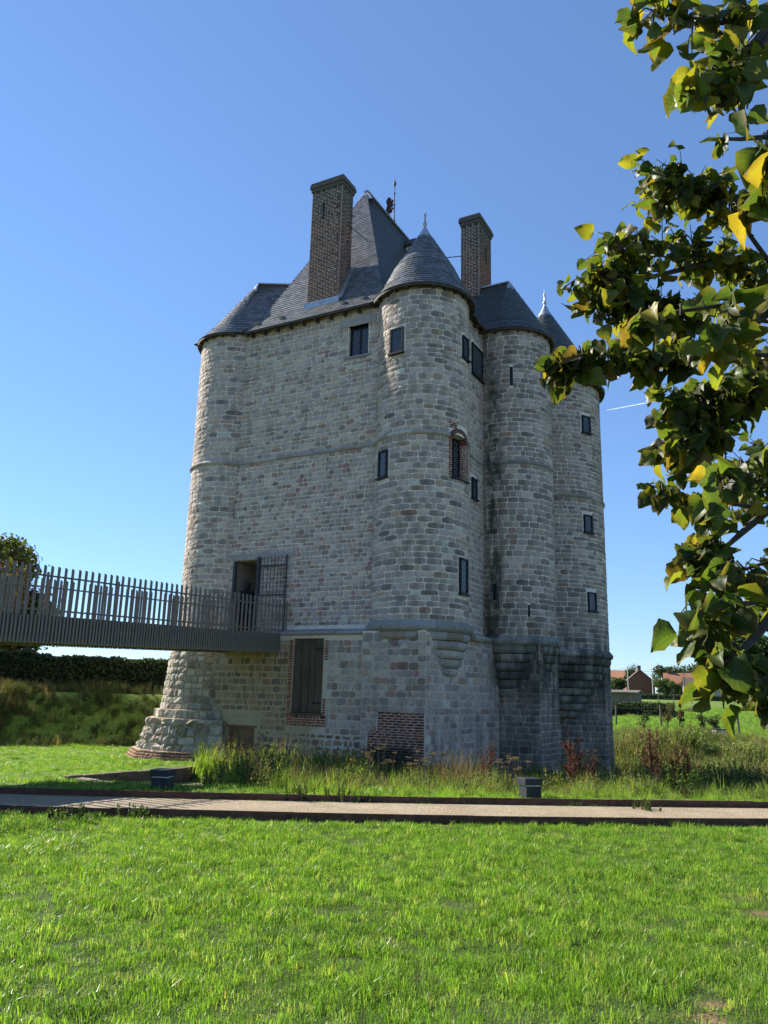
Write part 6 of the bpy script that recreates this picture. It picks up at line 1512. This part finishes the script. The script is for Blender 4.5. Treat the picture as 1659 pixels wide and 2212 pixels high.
for k, (az, D, h, lab) in enumerate(((3.3, 16.2, .62, 'dry brown umbel weed in front of the stained red brick patch'), (.3, 16.6, .72, 'dry brown umbel weed left of the stained red brick patch'), (-4.0, 17.8, .62, 'dry brown umbel weed below the tall plank door'), (-9.3, 18.6, .8, 'dry brown umbel weed before the small reddish door'), (-7.4, 19.0, .6, 'dry brown umbel weed right of the small reddish door'), (9.0, 16.6, .6, 'dry brown umbel weed behind the right hand bollard'))):
    x, y = pol(az, D); o = empty('umbel_weed', (x, y, G(x, y))); tag(o, lab, 'plant', 'dry umbel weeds'); r = np.random.default_rng(930 + k); st = MB(); Cs = []
    for q in range(16):
        a = r.random() * 6.28; b = np.array([math.cos(a), math.sin(a), 0]) * .38 * r.random(); t = b + np.array([math.cos(a) * .14, math.sin(a) * .14, 1.0]) * h * 1.2 * r.uniform(.6, 1.05); st.tube([b, (b + t) / 2 + r.normal(size=3) * .01, t], [.005, .004, .003], 4, False)
        for w in range(9):
            e = t + np.array([math.cos(w * .7) * .06 * r.uniform(.4, 1), math.sin(w * .7) * .06 * r.uniform(.4, 1), .045]); st.tube([t, e], [.002, .0012], 3, False); Cs.append(e + r.normal(size=(5, 3)) * .008)
    st.build('stem', M['twig'], o); C = np.concatenate(Cs); obj('umbel', leaf_mesh('umbel', C, r.normal(size=(len(C), 3)), .012, tints(PAL_DRY, len(C), k, .3) * .8, 940 + k), M['dry'], o)['kind'] = 'stuff'
for k, (az, D, h, lab) in enumerate(((5.6, 16.8, 1.0, 'tuft of straw-coloured tall grass left of the dark red dock'), (6.6, 17.0, .85, 'second tuft of straw-coloured grass right against the red dock'), (24.0, 19.0, .7, 'pale straw tuft on the right bank'))):
    x, y = pol(az, D); me = blades(220, .36, (.5 * h, 1.15 * h), .007, .5, PAL_DRY, 960 + k, 3); o = obj('straw_tuft', me, M['dry']); o.location = (x, y, G(x, y)); tag(o, lab, 'plant', 'straw tufts')
for k, (az, D, s, lab) in enumerate(((-8.9, 16.9, 1.0, 'leafy green bush at the left end of the tall verge'), (20.2, 16.6, 1.3, 'dark leafy bramble below the red docks'), (-5.3, 12.72, .5, 'weed growing against the edging left of centre'), (-2.6, 12.72, .42, 'spreading dark green weed on the castle-side edging'), (-.9, 12.65, .22, 'small weed at the castle-side edging near the middle'), (18.3, 13.25, .3, 'weed at the castle-side edging on the right'), (-20.5, 11.0, .32, 'leafy thistle clump against the lawn-side edging at the left'), (-16.4, 11.1, .3, 'second leafy thistle clump against the lawn-side edging'))):
    x, y = pol(az, D); me = weed(970 + k, .62 * s, 16, [((.06, .10, .025), 4), ((.09, .13, .035), 3), ((.04, .07, .02), 3)], 34, .035 * max(s, .6), .34 * max(s, .7)); o = obj('leafy_weed', me, M['weed']); o.location = (x, y, G(x, y)); tag(o, lab, 'plant', 'leafy weeds')
# contrails high over the country
for k, (a, b, w, lab) in enumerate((((1054.8, 2812.4, 1143.1), (857.2, 2822.4, 1101.2), 3.2, 'thin white contrail right of the far tower'),)):
    mb = MB(); a = Vector(a) * 2.6; b = Vector(b) * 2.6; mb.tube([a, a.lerp(b, .3), a.lerp(b, .7), b], [w * .5, w, w * .9, w * .3], 8); tag(mb.build('contrail', M['contrail'], smooth=True), lab, 'contrail')
